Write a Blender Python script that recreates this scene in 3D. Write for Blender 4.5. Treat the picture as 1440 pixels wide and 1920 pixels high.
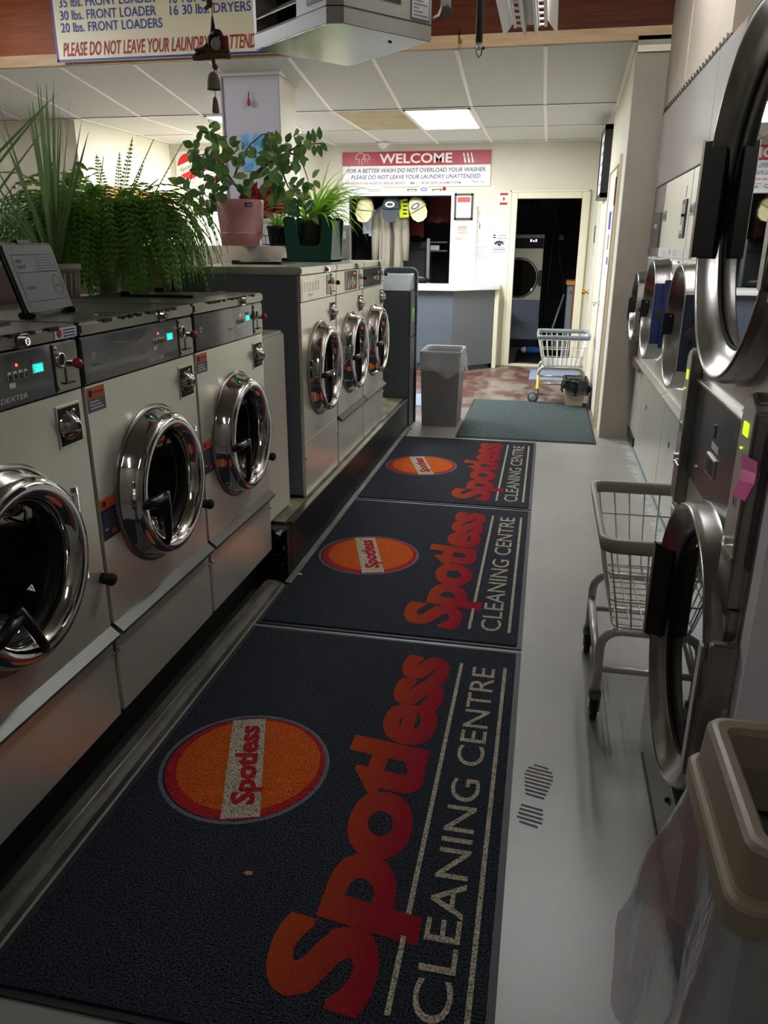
import bpy, bmesh, math, random
from math import sin, cos, pi, radians
from mathutils import Vector as V, Matrix
random.seed(11)
sc = bpy.context.scene
for o in list(bpy.data.objects): bpy.data.objects.remove(o)

# ------------------------------------------------------------------ camera
F = 1435.5; PT, YA, RO, CH = .335809, .201036, .004555, 1.45
fwd = V((-sin(YA)*cos(PT), cos(YA)*cos(PT), -sin(PT)))
_r = V((cos(YA), sin(YA), 0)); _u = _r.cross(fwd)
right = cos(RO)*_r + sin(RO)*_u; up = -sin(RO)*_r + cos(RO)*_u
CAM = V((0, 0, CH))
cd = bpy.data.cameras.new('camera'); cam = bpy.data.objects.new('camera', cd)
sc.collection.objects.link(cam)
cd.sensor_fit = 'VERTICAL'; cd.sensor_height = 36; cd.lens = 36*F/1920; cd.clip_start = .02
m4 = Matrix((right, up, -fwd)).transposed().to_4x4(); m4.translation = CAM
cam.matrix_world = m4
sc.camera = cam
def ray(u, v): return right*((u-720)/F) + up*(-(v-960)/F) + fwd
def GZ(u, v, z=0): d = ray(u, v); return CAM + d*((z-CH)/d.z)
def PX(u, v, x): d = ray(u, v); return CAM + d*(x/d.x)
def PY(u, v, y): d = ray(u, v); return CAM + d*(y/d.y)

# ------------------------------------------------------------------ world, exposure
w = bpy.data.worlds.new('world'); sc.world = w; w.use_nodes = True
bgn = w.node_tree.nodes['Background']
bgn.inputs[0].default_value = (.80, .88, 1.0, 1); bgn.inputs[1].default_value = .30
sc.view_settings.view_transform = 'Standard'; sc.view_settings.look = 'None'
sc.view_settings.exposure = 0.28; sc.view_settings.gamma = 1.0
try: sc.view_settings.use_curve_mapping = False
except Exception: pass
LIGHT_BACK = 84.0      # watts of each lit ceiling panel in the rear half
LIGHT_LEFT = 105.0
LIGHT_FRONT = 76.0     # emission of the added fill tubes out of view

# ------------------------------------------------------------------ materials
def lin(h):
    h = h.lstrip('#'); c = [int(h[i:i+2], 16)/255 for i in (0, 2, 4)]
    return tuple(((x/12.92) if x <= .04045 else ((x+.055)/1.055)**2.4) for x in c) + (1,)
MATS = {}
def mat(name, col='#808080', rough=.5, metal=0., emit=None, est=1., noise=None, bump=None, trans=0., ior=1.45, alpha=1., coat=0., spec=None, trl=0):
    """noise=(scale, colour2, stretch xyz, lo, hi); bump=(scale, strength, stretch)"""
    if name in MATS: return MATS[name]
    m = bpy.data.materials.new(name); m.use_nodes = True; nt = m.node_tree
    b = nt.nodes['Principled BSDF']; L = nt.links
    b.inputs['Base Color'].default_value = lin(col); b.inputs['Roughness'].default_value = rough
    b.inputs['Metallic'].default_value = metal; b.inputs['IOR'].default_value = ior
    b.inputs['Transmission Weight'].default_value = trans; b.inputs['Alpha'].default_value = alpha
    b.inputs['Coat Weight'].default_value = coat
    if spec is not None: b.inputs['Specular IOR Level'].default_value = spec
    if emit: b.inputs['Emission Color'].default_value = lin(emit); b.inputs['Emission Strength'].default_value = est
    tc = None
    def coord(st):
        nonlocal tc
        if tc is None: tc = nt.nodes.new('ShaderNodeTexCoord')
        mp = nt.nodes.new('ShaderNodeMapping'); mp.inputs['Scale'].default_value = st
        L.new(tc.outputs['Object'], mp.inputs['Vector']); return mp.outputs[0]
    if noise:
        s, c2, st, lo, hi = noise
        n = nt.nodes.new('ShaderNodeTexNoise'); n.inputs['Scale'].default_value = s; n.inputs['Detail'].default_value = 5
        L.new(coord(st), n.inputs['Vector'])
        r = nt.nodes.new('ShaderNodeValToRGB'); r.color_ramp.elements[0].position = lo; r.color_ramp.elements[1].position = hi
        r.color_ramp.elements[0].color = lin(col); r.color_ramp.elements[1].color = lin(c2)
        L.new(n.outputs['Fac'], r.inputs[0]); L.new(r.outputs[0], b.inputs['Base Color'])
    if bump:
        s, k, st = bump
        n = nt.nodes.new('ShaderNodeTexNoise'); n.inputs['Scale'].default_value = s; n.inputs['Detail'].default_value = 3
        L.new(coord(st), n.inputs['Vector'])
        bp = nt.nodes.new('ShaderNodeBump'); bp.inputs['Strength'].default_value = k; bp.inputs['Distance'].default_value = .01
        L.new(n.outputs['Fac'], bp.inputs['Height']); L.new(bp.outputs[0], b.inputs['Normal'])
    if trl:
        t = nt.nodes.new('ShaderNodeBsdfTranslucent'); mx = nt.nodes.new('ShaderNodeMixShader'); mx.inputs[0].default_value = trl
        out = nt.nodes['Material Output']; L.new(b.outputs[0], mx.inputs[1]); L.new(t.outputs[0], mx.inputs[2]); L.new(mx.outputs[0], out.inputs[0])
        if b.inputs['Base Color'].is_linked: L.new(b.inputs['Base Color'].links[0].from_socket, t.inputs[0])
        else: t.inputs[0].default_value = lin(col)
    MATS[name] = m; return m
U1 = (1, 1, 1)
steel = mat('brushed_steel', '#efede1', .27, .58, noise=(3, '#e4e2d6', (1, 1, .3), .3, .7), bump=(4, .05, (1, 1, .5)))
steel_d = mat('worn_steel', '#a6a49c', .28, .9, noise=(5, '#85837c', U1, .3, .7))
steel_l = mat('pale_steel', '#dedbce', .30, .8)
chrome = mat('chrome', '#d8d8d8', .07, 1)
ringst = mat('spun_steel', '#9a9692', .24, 1)
drum_m = mat('drum_steel', '#3a3a3a', .3, 1, noise=(60, '#1c1c1c', (1, 1, 1), .45, .55))
glass_d = mat('dark_glass', '#0b0c0c', .03, 0, spec=.7)
glass_c = mat('door_glass', '#e8ecec', .02, 0, trans=1., ior=1.3)
mirror_g = mat('dryer_glass', '#181a1b', .02, 0, ior=2.1)
black = mat('black_plastic', '#121213', .35)
blackm = mat('black_rubber', '#0c0c0c', .7)
pan_d = mat('control_panel_grey', '#4b5054', .12, 0, coat=.5)
pan_navy = mat('control_panel_navy', '#1b2440', .15, coat=.5)
pan_k = mat('control_panel_black', '#1d2022', .15, coat=.5)
side_p = mat('blue_grey_paint', '#7c8090', .35)
side_w = mat('cream_enamel', '#c9c5b8', .4)
white_p = mat('white_paint', '#dcdad4', .5)
white_g = mat('white_enamel', '#dfe0e2', .25)
white_t = mat('white_letters', '#e4e2d8', .5)
orange_s = mat('orange_sticker', '#c8562a', .5)
grey_s = mat('grey_sticker', '#5a5f62', .5)
navy_s = mat('navy_sticker', '#1d2747', .5)
red_p = mat('red_plastic', '#a32626', .3)
cyan_l = mat('cyan_display', '#0a2a2a', .3, emit='#2fe8c8', est=2.2)
red_l = mat('red_led', '#300808', .3, emit='#ff3a2a', est=5)
green_l = mat('green_display', '#1c2a08', .3, emit='#a8e010', est=1.6)
vio_l = mat('violet_display', '#10102a', .3, emit='#b8b0ff', est=2)
wall_m = mat('cream_wall_paint', '#d9d4c2', .7, noise=(2, '#d2cdb9', U1, .35, .7), bump=(30, .04, U1))
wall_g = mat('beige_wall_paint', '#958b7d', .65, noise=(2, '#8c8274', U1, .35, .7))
trim_m = mat('cream_trim_paint', '#ded8bc', .45)
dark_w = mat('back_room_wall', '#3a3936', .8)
pillar_m = mat('lavender_grey_paint', '#b9b6bd', .5)
tile_m = mat('ceiling_tile', '#c9cac3', .9, noise=(140, '#a9a9a1', U1, .5, .8), bump=(160, .12, U1))
tile_b = mat('stained_tile', '#b9ad8c', .9, noise=(6, '#a89b78', U1, .4, .7))
tbar = mat('ceiling_grid', '#eeebe2', .5)
wood_d = mat('dark_wood', '#5c2a10', .6, noise=(5, '#401c0a', (.6, 1, 8), .3, .7), spec=.2)
wood_lit = mat('lit_wood', '#8f4616', .5, noise=(5, '#70340f', (.6, 1, 8), .3, .7), spec=.2)
wood_l = mat('pale_wood_trim', '#c0a27a', .55, noise=(6, '#ab8d66', (.5, 1, 6), .3, .7))
wood_c = mat('honey_wood', '#c58a44', .5, noise=(6, '#b37a38', (1, 4, 1), .3, .7))
paper = mat('paper', '#e6e7ea', .7)
ink = mat('black_ink', '#26262a', .7); ink_g = mat('grey_ink', '#8a8a90', .7)
ink_b = mat('blue_ink', '#34408c', .6); ink_r = mat('red_ink', '#9c2430', .6); ink_w = mat('white_ink', '#f0ece0', .6)
ink_br = mat('brown_ink', '#7c3426', .6)
sign_c = mat('sign_cream', '#d9d0ae', .45); sign_red = mat('sign_red', '#a83a48', .4); sign_w = mat('sign_white', '#e6e3da', .4)
blue_bd = mat('blue_border', '#2b2f86', .5)
light_m = mat('lit_diffuser', '#ffffff', .5, emit='#eef4ff', est=5.0)
light_l = mat('lit_diffuser_side', '#ffffff', .5, emit='#eef4ff', est=5.0)
light_f = mat('fill_tube', '#ffffff', .5, emit='#f8faff', est=LIGHT_FRONT)
conc_k = mat('black_painted_concrete', '#16161a', .35, noise=(25, '#0a0a0b', U1, .4, .6), bump=(40, .25, U1))
ledge_m = mat('ledge_steel', '#62645f', .4, .6)
curb_m = mat('worn_concrete', '#5f5c52', .6, noise=(9, '#3c3931', (3, .6, 3), .4, .65), bump=(50, .2, U1))
dirt_m = mat('dirty_concrete', '#8a8468', .8, noise=(7, '#5a5238', U1, .4, .65))
pile = mat('charcoal_pile', '#3a3e47', .95, noise=(210, '#0d0e11', U1, .38, .62), bump=(210, 1., U1), spec=.15)
pile_g = mat('grey_green_pile', '#566260', .95, noise=(90, '#303838', (.6, 2, 1), .35, .65), bump=(300, .7, U1), spec=.15)
pile_k = mat('black_pile', '#1c1d1e', .95, bump=(300, .7, U1), spec=.15)
pile_b = mat('pale_blue_pile', '#8c98ac', .95, noise=(200, '#7c889c', U1, .35, .65), bump=(300, .6, U1), spec=.15)
rub = mat('mat_rubber_edge', '#191b20', .6)
mat_w = mat('cream_yarn', '#c8bda6', .95, noise=(230, '#6e6658', U1, .4, .65), bump=(220, 1., U1), spec=.1)
mat_or = mat('orange_yarn', '#cc5f1e', .95, noise=(230, '#8a380e', U1, .4, .7), bump=(220, 1., U1), spec=.1)
mat_rd = mat('red_yarn', '#b0262e', .95, noise=(230, '#701018', U1, .4, .7), bump=(220, 1., U1), spec=.1)
mat_gy = mat('grey_yarn', '#6f6f74', .95, noise=(230, '#515156', U1, .4, .7), bump=(220, 1., U1), spec=.1)
taupe = mat('taupe_plastic', '#8d806d', .38, bump=(200, .03, U1))
grey_bin = mat('grey_bin_plastic', '#64625f', .45)
bluegrey_bin = mat('blue_grey_plastic', '#6c7076', .45)
bag_c = mat('clear_film', '#eef0f2', .12, 0, alpha=.36, bump=(16, .9, (1, 1, .5)))
bag_w = mat('white_film', '#eceeee', .2, 0, alpha=.32, bump=(18, .6, U1))
def film():
    m = mat('clear_liner_film', '#eef0f2', .10, bump=(16, .9, (1, 1, .5))); nt = m.node_tree; L = nt.links; N = nt.nodes.new
    b = nt.nodes['Principled BSDF']; tr = N('ShaderNodeBsdfTransparent'); gl = N('ShaderNodeBsdfGlossy'); gl.inputs['Roughness'].default_value = .16
    lw = N('ShaderNodeLayerWeight'); lw.inputs['Blend'].default_value = .35; k = N('ShaderNodeMapRange'); k.inputs[3].default_value = .10; k.inputs[4].default_value = .75
    nrm = b.inputs['Normal'].links[0].from_socket; L.new(nrm, gl.inputs['Normal']); L.new(nrm, lw.inputs['Normal']); L.new(lw.outputs['Facing'], k.inputs[0])
    m1 = N('ShaderNodeMixShader'); m1.inputs[0].default_value = .26; L.new(tr.outputs[0], m1.inputs[1]); L.new(b.outputs[0], m1.inputs[2])
    m2 = N('ShaderNodeMixShader'); L.new(k.outputs[0], m2.inputs[0]); L.new(m1.outputs[0], m2.inputs[1]); L.new(gl.outputs[0], m2.inputs[2]); L.new(m2.outputs[0], nt.nodes['Material Output'].inputs[0]); return m
bag_n = film()
bag_k = mat('black_film', '#111214', .22, 0, bump=(30, .8, U1))
cart_m = mat('white_wire', '#cfcabb', .4, 0.1)
cart_r = mat('cart_bumper', '#a39a8e', .5)
cart_g = mat('grey_bumper', '#7f858b', .5)
tube_w = mat('white_tube', '#c4c0c4', .3, .3)
counter_t = mat('counter_laminate', '#e4e2dc', .4); counter_f = mat('counter_blue_grey', '#505860', .5); counter_f2 = mat('counter_grey', '#5c5f62', .5)
kiosk_m = mat('kiosk_charcoal', '#484d50', .38); kiosk_l = mat('kiosk_silver', '#a9b0b2', .35, .3); green_d = mat('green_decal', '#58b040', .5)
pink_pot = mat('pink_pot', '#b0797c', .32); pot_k = mat('black_pot', '#26282a', .4); pot_w = mat('pale_pot', '#a39c8c', .6)
soil = mat('soil', '#2c2118', .95)
leaf_d = mat('dark_leaf', '#46663a', trl=.55, rough=.35, noise=(20, '#52743e', U1, .3, .7)); leaf_o = mat('olive_leaf', '#6e8646', trl=.55, rough=.4, noise=(20, '#587038', U1, .3, .7))
fern_m = mat('fern_leaf', '#8cbc56', trl=.55, rough=.5, noise=(9, '#84b050', U1, .3, .7)); fern_l = mat('fern_light', '#86a84c', trl=.55, rough=.5)
spider_m = mat('spider_leaf', '#b2de58', trl=.55, rough=.4, noise=(12, '#8cc444', U1, .3, .7)); drac_m = mat('strap_leaf', '#74905c', trl=.55, rough=.4, noise=(14, '#86a06a', U1, .3, .7))
stem_m = mat('woody_stem', '#5c4a3a', .7); poin = mat('poinsettia_red', '#7c1018', trl=.55, rough=.5); holder_g = mat('dark_green_plastic', '#14443a', .3)
tan = mat('tan_foam', '#cdbfa0', .7)
maroon = mat('maroon_plastic', '#3c0e16', .4)
heater_m = mat('heater_enamel', '#c2beb8', .4); heater_b = mat('galvanised_sheet', '#b8b8ae', .22, 1, bump=(3, .25, U1))
louv = mat('louver_dark', '#2c2e30', .5)
hose = mat('black_hose', '#1f2123', .4)
stone = mat('ceramic_clay', '#8f857a', .8); drift = mat('driftwood', '#8c6e4c', .8, noise=(30, '#6a5238', (1, 1, 4), .3, .7)); rope = mat('jute_rope', '#7c6648', .9)
bird_d = mat('bird_dark', '#2e2c2c', .6); bird_w = mat('bird_white', '#c4c0b8', .6); pinkr = mat('raspberry', '#9c2442', .4)
pink_t = mat('pink_tag', '#e0509a', .6)
brass = mat('brass', '#c89a30', .2, 1)
navy_pl = mat('navy_plastic', '#1b2752', .35)
cloth_b = mat('beige_cloth', '#8e8878', .9, bump=(40, .4, (1, 1, .2))); cloth_k = mat('dark_cloth', '#17171b', .9); cloth_r = mat('red_cloth', '#5c1c1e', .9)
cap_c = mat('cream_cap', '#d9cd9c', .8); cap_g = mat('slate_cap', '#3e444a', .8); neon = mat('neon_yellow', '#d8ee28', .5)
steel_dim = steel
blue_img = mat('blue_picture', '#3c8cc0', .5, noise=(8, '#a8d0e4', U1, .4, .7))
sun_img = mat('sunset_print', '#c04a34', .5, noise=(6, '#5060a0', U1, .4, .7))

def gloss_floor():
    m = bpy.data.materials.new('painted_concrete_floor'); m.use_nodes = True; nt = m.node_tree; L = nt.links
    b = nt.nodes['Principled BSDF']; N = nt.nodes.new
    tc = N('ShaderNodeTexCoord'); sep = N('ShaderNodeSeparateXYZ'); L.new(tc.outputs['Object'], sep.inputs[0])
    n1 = N('ShaderNodeTexNoise'); n1.inputs['Scale'].default_value = 2.2; n1.inputs['Detail'].default_value = 8; n1.inputs['Roughness'].default_value = .65
    n2 = N('ShaderNodeTexNoise'); n2.inputs['Scale'].default_value = 2.0; n2.inputs['Detail'].default_value = 9; n2.inputs['Roughness'].default_value = .7
    mp = N('ShaderNodeMapping'); mp.inputs['Scale'].default_value = (1.6, .8, 1); L.new(tc.outputs['Object'], mp.inputs[0]); L.new(mp.outputs[0], n2.inputs['Vector'])
    L.new(tc.outputs['Object'], n1.inputs['Vector'])
    def ramp(p0, c0, p1, c1, src):
        r = N('ShaderNodeValToRGB'); e = r.color_ramp.elements; e[0].position = p0; e[1].position = p1; e[0].color = lin(c0); e[1].color = lin(c1); L.new(src, r.inputs[0]); return r.outputs[0]
    grey = ramp(.35, '#86847e', .7, '#928f88', n1.outputs['Fac'])
    worn = ramp(.44, '#56342a', .58, '#787067', n2.outputs['Fac'])
    # where the red paint shows: the rear part of the shop, broken edge
    mr = N('ShaderNodeMapRange'); mr.inputs[1].default_value = 6.2; mr.inputs[2].default_value = 7.6; L.new(sep.outputs['Y'], mr.inputs[0])
    ad = N('ShaderNodeMath'); ad.operation = 'ADD'; L.new(mr.outputs[0], ad.inputs[0]); L.new(n1.outputs['Fac'], ad.inputs[1])
    msk = N('ShaderNodeMapRange'); msk.inputs[1].default_value = .72; msk.inputs[2].default_value = .95; L.new(ad.outputs[0], msk.inputs[0])
    mx = N('ShaderNodeMix'); mx.data_type = 'RGBA'; L.new(msk.outputs[0], mx.inputs['Factor']); L.new(grey, mx.inputs['A']); L.new(worn, mx.inputs['B'])
    # chipped pale patches along the dryer base
    gx = N('ShaderNodeMapRange'); gx.inputs[1].default_value = .50; gx.inputs[2].default_value = .70; L.new(sep.outputs['X'], gx.inputs[0])
    n3 = N('ShaderNodeTexNoise'); n3.inputs['Scale'].default_value = 14; n3.inputs['Detail'].default_value = 6; L.new(tc.outputs['Object'], n3.inputs['Vector'])
    mu = N('ShaderNodeMath'); mu.operation = 'MULTIPLY'; L.new(gx.outputs[0], mu.inputs[0]); L.new(n3.outputs['Fac'], mu.inputs[1])
    k = N('ShaderNodeMapRange'); k.inputs[1].default_value = .38; k.inputs[2].default_value = .44; L.new(mu.outputs[0], k.inputs[0])
    mx2 = N('ShaderNodeMix'); mx2.data_type = 'RGBA'; L.new(k.outputs[0], mx2.inputs['Factor']); L.new(mx.outputs['Result'], mx2.inputs['A']); mx2.inputs['B'].default_value = lin('#a9aea4')
    L.new(mx2.outputs['Result'], b.inputs['Base Color'])
    b.inputs['Roughness'].default_value = .38
    bp = N('ShaderNodeBump'); bp.inputs['Strength'].default_value = .06; L.new(n2.outputs['Fac'], bp.inputs['Height']); L.new(bp.outputs[0], b.inputs['Normal'])
    return m
floor_m = gloss_floor()
def grad_yarn():
    """printed fade of the big word: orange at the top of the letters to red at their foot"""
    m = bpy.data.materials.new('faded_print_yarn'); m.use_nodes = True; nt = m.node_tree; L = nt.links; N = nt.nodes.new
    b = nt.nodes['Principled BSDF']; tc = N('ShaderNodeTexCoord'); sep = N('ShaderNodeSeparateXYZ'); L.new(tc.outputs['Object'], sep.inputs[0])
    r = N('ShaderNodeMapRange'); r.inputs[1].default_value = -.47; r.inputs[2].default_value = -.27; L.new(sep.outputs['X'], r.inputs[0])
    c = N('ShaderNodeValToRGB'); c.color_ramp.elements[0].color = lin('#b84a1e'); c.color_ramp.elements[1].color = lin('#a01c2c'); L.new(r.outputs[0], c.inputs[0])
    n = N('ShaderNodeTexNoise'); n.inputs['Scale'].default_value = 420; L.new(tc.outputs['Object'], n.inputs['Vector'])
    mx = N('ShaderNodeMix'); mx.data_type = 'RGBA'; mx.blend_type = 'MULTIPLY'; mx.inputs['Factor'].default_value = .5
    L.new(c.outputs[0], mx.inputs['A']); L.new(n.outputs['Fac'], mx.inputs['B']); L.new(mx.outputs['Result'], b.inputs['Base Color'])
    bp = N('ShaderNodeBump'); bp.inputs['Strength'].default_value = .8; bp.inputs['Distance'].default_value = .01; L.new(n.outputs['Fac'], bp.inputs['Height']); L.new(bp.outputs[0], b.inputs['Normal'])
    b.inputs['Roughness'].default_value = .95; b.inputs['Specular IOR Level'].default_value = .1
    return m
mat_gr = grad_yarn()

# ------------------------------------------------------------------ mesh builder
COL = sc.collection
def frame(ax):
    ax = V(ax).normalized(); t = V((0, 0, 1)) if abs(ax.z) < .9 else V((0, 1, 0))
    a = t.cross(ax).normalized(); return ax, a, ax.cross(a)
_tc = {}
def text_mesh(s, bold, res=3, space=1.0):
    k = (s, bold, res, space)
    if k in _tc: return _tc[k]
    cu = bpy.data.curves.new('t', 'FONT'); cu.body = s; cu.offset = bold; cu.resolution_u = res; cu.space_character = space; cu.space_line = 1.0
    ob = bpy.data.objects.new('t', cu); COL.objects.link(ob)
    dg = bpy.context.evaluated_depsgraph_get(); me = ob.evaluated_get(dg).to_mesh()
    vs = [v.co.copy() for v in me.vertices]; fs = [tuple(p.vertices) for p in me.polygons]
    ob.evaluated_get(dg).to_mesh_clear(); bpy.data.objects.remove(ob); bpy.data.curves.remove(cu)
    _tc[k] = (vs, fs); return vs, fs
class B:
    def __init__(s): s.bm = bmesh.new(); s.ms = []
    def mi(s, m):
        if m not in s.ms: s.ms.append(m)
        return s.ms.index(m)
    def raw(s, vs, fs, m, smooth=False):
        i = s.mi(m); bv = [s.bm.verts.new(V(v)) for v in vs]
        for f in fs:
            try:
                fc = s.bm.faces.new([bv[k] for k in f]); fc.material_index = i; fc.smooth = smooth
            except ValueError: pass
        return s
    def box(s, x0, y0, z0, x1, y1, z1, m, bev=0, seg=2):
        if x0 > x1: x0, x1 = x1, x0
        if y0 > y1: y0, y1 = y1, y0
        if z0 > z1: z0, z1 = z1, z0
        vs = [(x0,y0,z0),(x1,y0,z0),(x1,y1,z0),(x0,y1,z0),(x0,y0,z1),(x1,y0,z1),(x1,y1,z1),(x0,y1,z1)]
        fs = [(0,3,2,1),(4,5,6,7),(0,1,5,4),(1,2,6,5),(2,3,7,6),(3,0,4,7)]
        return s.solid(vs, fs, m, bev, seg)
    def solid(s, vs, fs, m, bev=0, seg=2):
        if not bev: return s.raw(vs, fs, m)
        t = bmesh.new(); bv = [t.verts.new(V(v)) for v in vs]
        for f in fs: t.faces.new([bv[k] for k in f])
        bmesh.ops.bevel(t, geom=t.edges[:], offset=bev, segments=seg, affect='EDGES', clamp_overlap=True)
        t.verts.index_update()
        s.raw([v.co.copy() for v in t.verts], [tuple(v.index for v in f.verts) for f in t.faces], m); t.free(); return s
    def prism(s, poly, ax, a, b, m, bev=0):
        """poly 2D extruded along axis ax ('x': poly=(y,z); 'y': poly=(x,z); 'z': poly=(x,y)) from a to b"""
        f = {'x': lambda p, h: (h, p[0], p[1]), 'y': lambda p, h: (p[0], h, p[1]), 'z': lambda p, h: (p[0], p[1], h)}[ax]
        n = len(poly); vs = [f(p, a) for p in poly] + [f(p, b) for p in poly]
        fs = [tuple(range(n))[::-1], tuple(range(n, 2*n))] + [(i, (i+1) % n, n+(i+1) % n, n+i) for i in range(n)]
        return s.solid(vs, fs, m, bev)
    def hexa(s, bot, top, m, bev=0):
        vs = list(bot)+list(top); fs = [(0,3,2,1),(4,5,6,7),(0,1,5,4),(1,2,6,5),(2,3,7,6),(3,0,4,7)]
        return s.solid(vs, fs, m, bev)
    def lathe(s, prof, c, ax, m, seg=32, smooth=True, ang=2*pi, cap=False):
        ax, a, b = frame(ax); c = V(c); vs = []; n = len(prof)
        for i in range(seg):
            t = ang*i/seg; d = a*cos(t)+b*sin(t)
            vs += [c + ax*h + d*r for r, h in prof]
        fs = []
        for i in range(seg):
            j = (i+1) % seg
            for k in range(n-1): fs.append((i*n+k, i*n+k+1, j*n+k+1, j*n+k))
        if cap:
            fs.append(tuple(i*n for i in range(seg))[::-1]); fs.append(tuple(i*n+n-1 for i in range(seg)))
        return s.raw(vs, fs, m, smooth)
    def cyl(s, p0, p1, r, m, seg=16, r1=None, smooth=True):
        p0, p1 = V(p0), V(p1); h = (p1-p0).length; r1 = r if r1 is None else r1
        return s.lathe([(0, 0), (r, 0), (r, 0), (r1, h), (r1, h), (0, h)], p0, p1-p0, m, seg, smooth)
    def tube(s, pts, r, m, seg=8, closed=False, rr=None):
        pts = [V(p) for p in pts]; n = len(pts); vs = []; pn = None
        for i, p in enumerate(pts):
            if closed: d = pts[(i+1) % n]-pts[i-1]
            else: d = pts[min(i+1, n-1)]-pts[max(i-1, 0)]
            d.normalize()
            if pn is None: _, a, b = frame(d)
            else:
                a = pn - d*pn.dot(d)
                if a.length < 1e-5: _, a, _ = frame(d)
                a.normalize(); b = d.cross(a)
            pn = a; R = rr[i] if rr else r
            vs += [p + (a*cos(2*pi*k/seg)+b*sin(2*pi*k/seg))*R for k in range(seg)]
        fs = []
        for i in range(n if closed else n-1):
            j = (i+1) % n
            for k in range(seg): fs.append((i*seg+k, i*seg+(k+1) % seg, j*seg+(k+1) % seg, j*seg+k))
        if not closed: fs += [tuple(range(seg))[::-1], tuple((n-1)*seg+k for k in range(seg))]
        return s.raw(vs, fs, m, True)
    def sph(s, c, r, m, seg=14, sc3=(1, 1, 1)):
        c = V(c); n = seg//2; vs = []; fs = []
        for i in range(n+1):
            t = pi*i/n
            for k in range(seg):
                p = 2*pi*k/seg; vs.append(c+V((r*sin(t)*cos(p)*sc3[0], r*sin(t)*sin(p)*sc3[1], r*cos(t)*sc3[2])))
        for i in range(n):
            for k in range(seg): fs.append((i*seg+k, (i+1)*seg+k, (i+1)*seg+(k+1) % seg, i*seg+(k+1) % seg))
        return s.raw(vs, fs, m, True)
    def text(s, t, o, xd, yd, h, m, w=None, bold=0., shear=0., lift=0., center=False, right=False, res=3, space=1.0, cap=.70, fat=0):
        """t laid from o (left end of baseline) along xd, cap height h, optional total width w"""
        vs, fs = text_mesh(t, bold, res, space)
        if not vs: return s
        xa = min(v.x for v in vs); xb = max(v.x for v in vs); ky = h/cap; kx = (w/(xb-xa)) if w else ky
        xd, yd = V(xd).normalized(), V(yd).normalized(); nd = xd.cross(yd); o = V(o)
        ww = (xb-xa)*kx; off = -ww/2 if center else (-ww if right else 0)
        fl = [(0, 0)] if not fat else [(i*fat, j*fat*.7) for i in (-1, 0, 1) for j in (-1, 0, 1)]
        for q, (fx, fy) in enumerate(fl):
            s.raw([o + xd*((v.x-xa)*kx + off + shear*v.y*ky + fx*h) + yd*(v.y*ky + fy*h) + nd*(lift+q*.00003) for v in vs], fs, m)
        return s
    def disc(s, c, ax, ux, pts, m, lift=0):
        """flat polygon pts (2D) in the plane with normal ax, x dir ux"""
        ax = V(ax).normalized(); ux = V(ux).normalized(); uy = ax.cross(ux); c = V(c)
        return s.raw([c+ux*p[0]+uy*p[1]+ax*lift for p in pts], [tuple(range(len(pts)))], m)
    def holed(s, x, y0, y1, z0, z1, yc, zc, r, m, thick=.015, seg=48):
        """panel facing +x with a round hole"""
        A = sorted(set([2*pi*i/seg for i in range(seg)] + [math.atan2(zz-zc, yy-yc) % (2*pi) for yy in (y0, y1) for zz in (z0, z1)]))
        n = len(A); vs = []
        for a in A:
            c, t = cos(a), sin(a); ks = []
            if c > 1e-9: ks.append((y1-yc)/c)
            if c < -1e-9: ks.append((y0-yc)/c)
            if t > 1e-9: ks.append((z1-zc)/t)
            if t < -1e-9: ks.append((z0-zc)/t)
            k = min(ks); vs += [(x, yc+r*c, zc+r*t), (x, yc+k*c, zc+k*t), (x-thick, yc+r*c, zc+r*t), (x-thick, yc+k*c, zc+k*t)]
        fs = []
        for i in range(n):
            j = (i+1) % n; a, b = 4*i, 4*j
            fs += [(a, a+1, b+1, b), (a+2, b+2, b+3, a+3), (a, b, b+2, a+2), (a+1, a+3, b+3, b+1)]
        return s.raw(vs, fs, m)
    def build(s, name, parent=None, kind=None):
        bmesh.ops.recalc_face_normals(s.bm, faces=s.bm.faces[:])
        me = bpy.data.meshes.new(name)
        off = V((0, 0, 0)); p = parent
        while p: off += p.location; p = p.parent
        if parent is not None: bmesh.ops.translate(s.bm, verts=s.bm.verts[:], vec=-off)
        s.bm.to_mesh(me); s.bm.free()
        for m in s.ms: me.materials.append(m)
        o = bpy.data.objects.new(name, me); COL.objects.link(o)
        if parent is not None: o.parent = parent
        if kind: o['kind'] = kind
        return o
def tag(o, label, cat, group=None):
    o['label'] = label; o['category'] = cat
    if group: o['group'] = group
    return o
def thing(name, label, cat, loc=(0, 0, 0), group=None):
    o = bpy.data.objects.new(name, None); COL.objects.link(o); o.location = loc; o.empty_display_size = .1
    return tag(o, label, cat, group)
def struct(b, name):
    o = b.build(name); o['kind'] = 'structure'; return o
def single(b, name, label, cat, loc, group=None):
    """one mesh thing with its origin at loc"""
    bmesh.ops.translate(b.bm, verts=b.bm.verts[:], vec=-V(loc)); o = b.build(name); o.location = loc
    return tag(o, label, cat, group)
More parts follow.
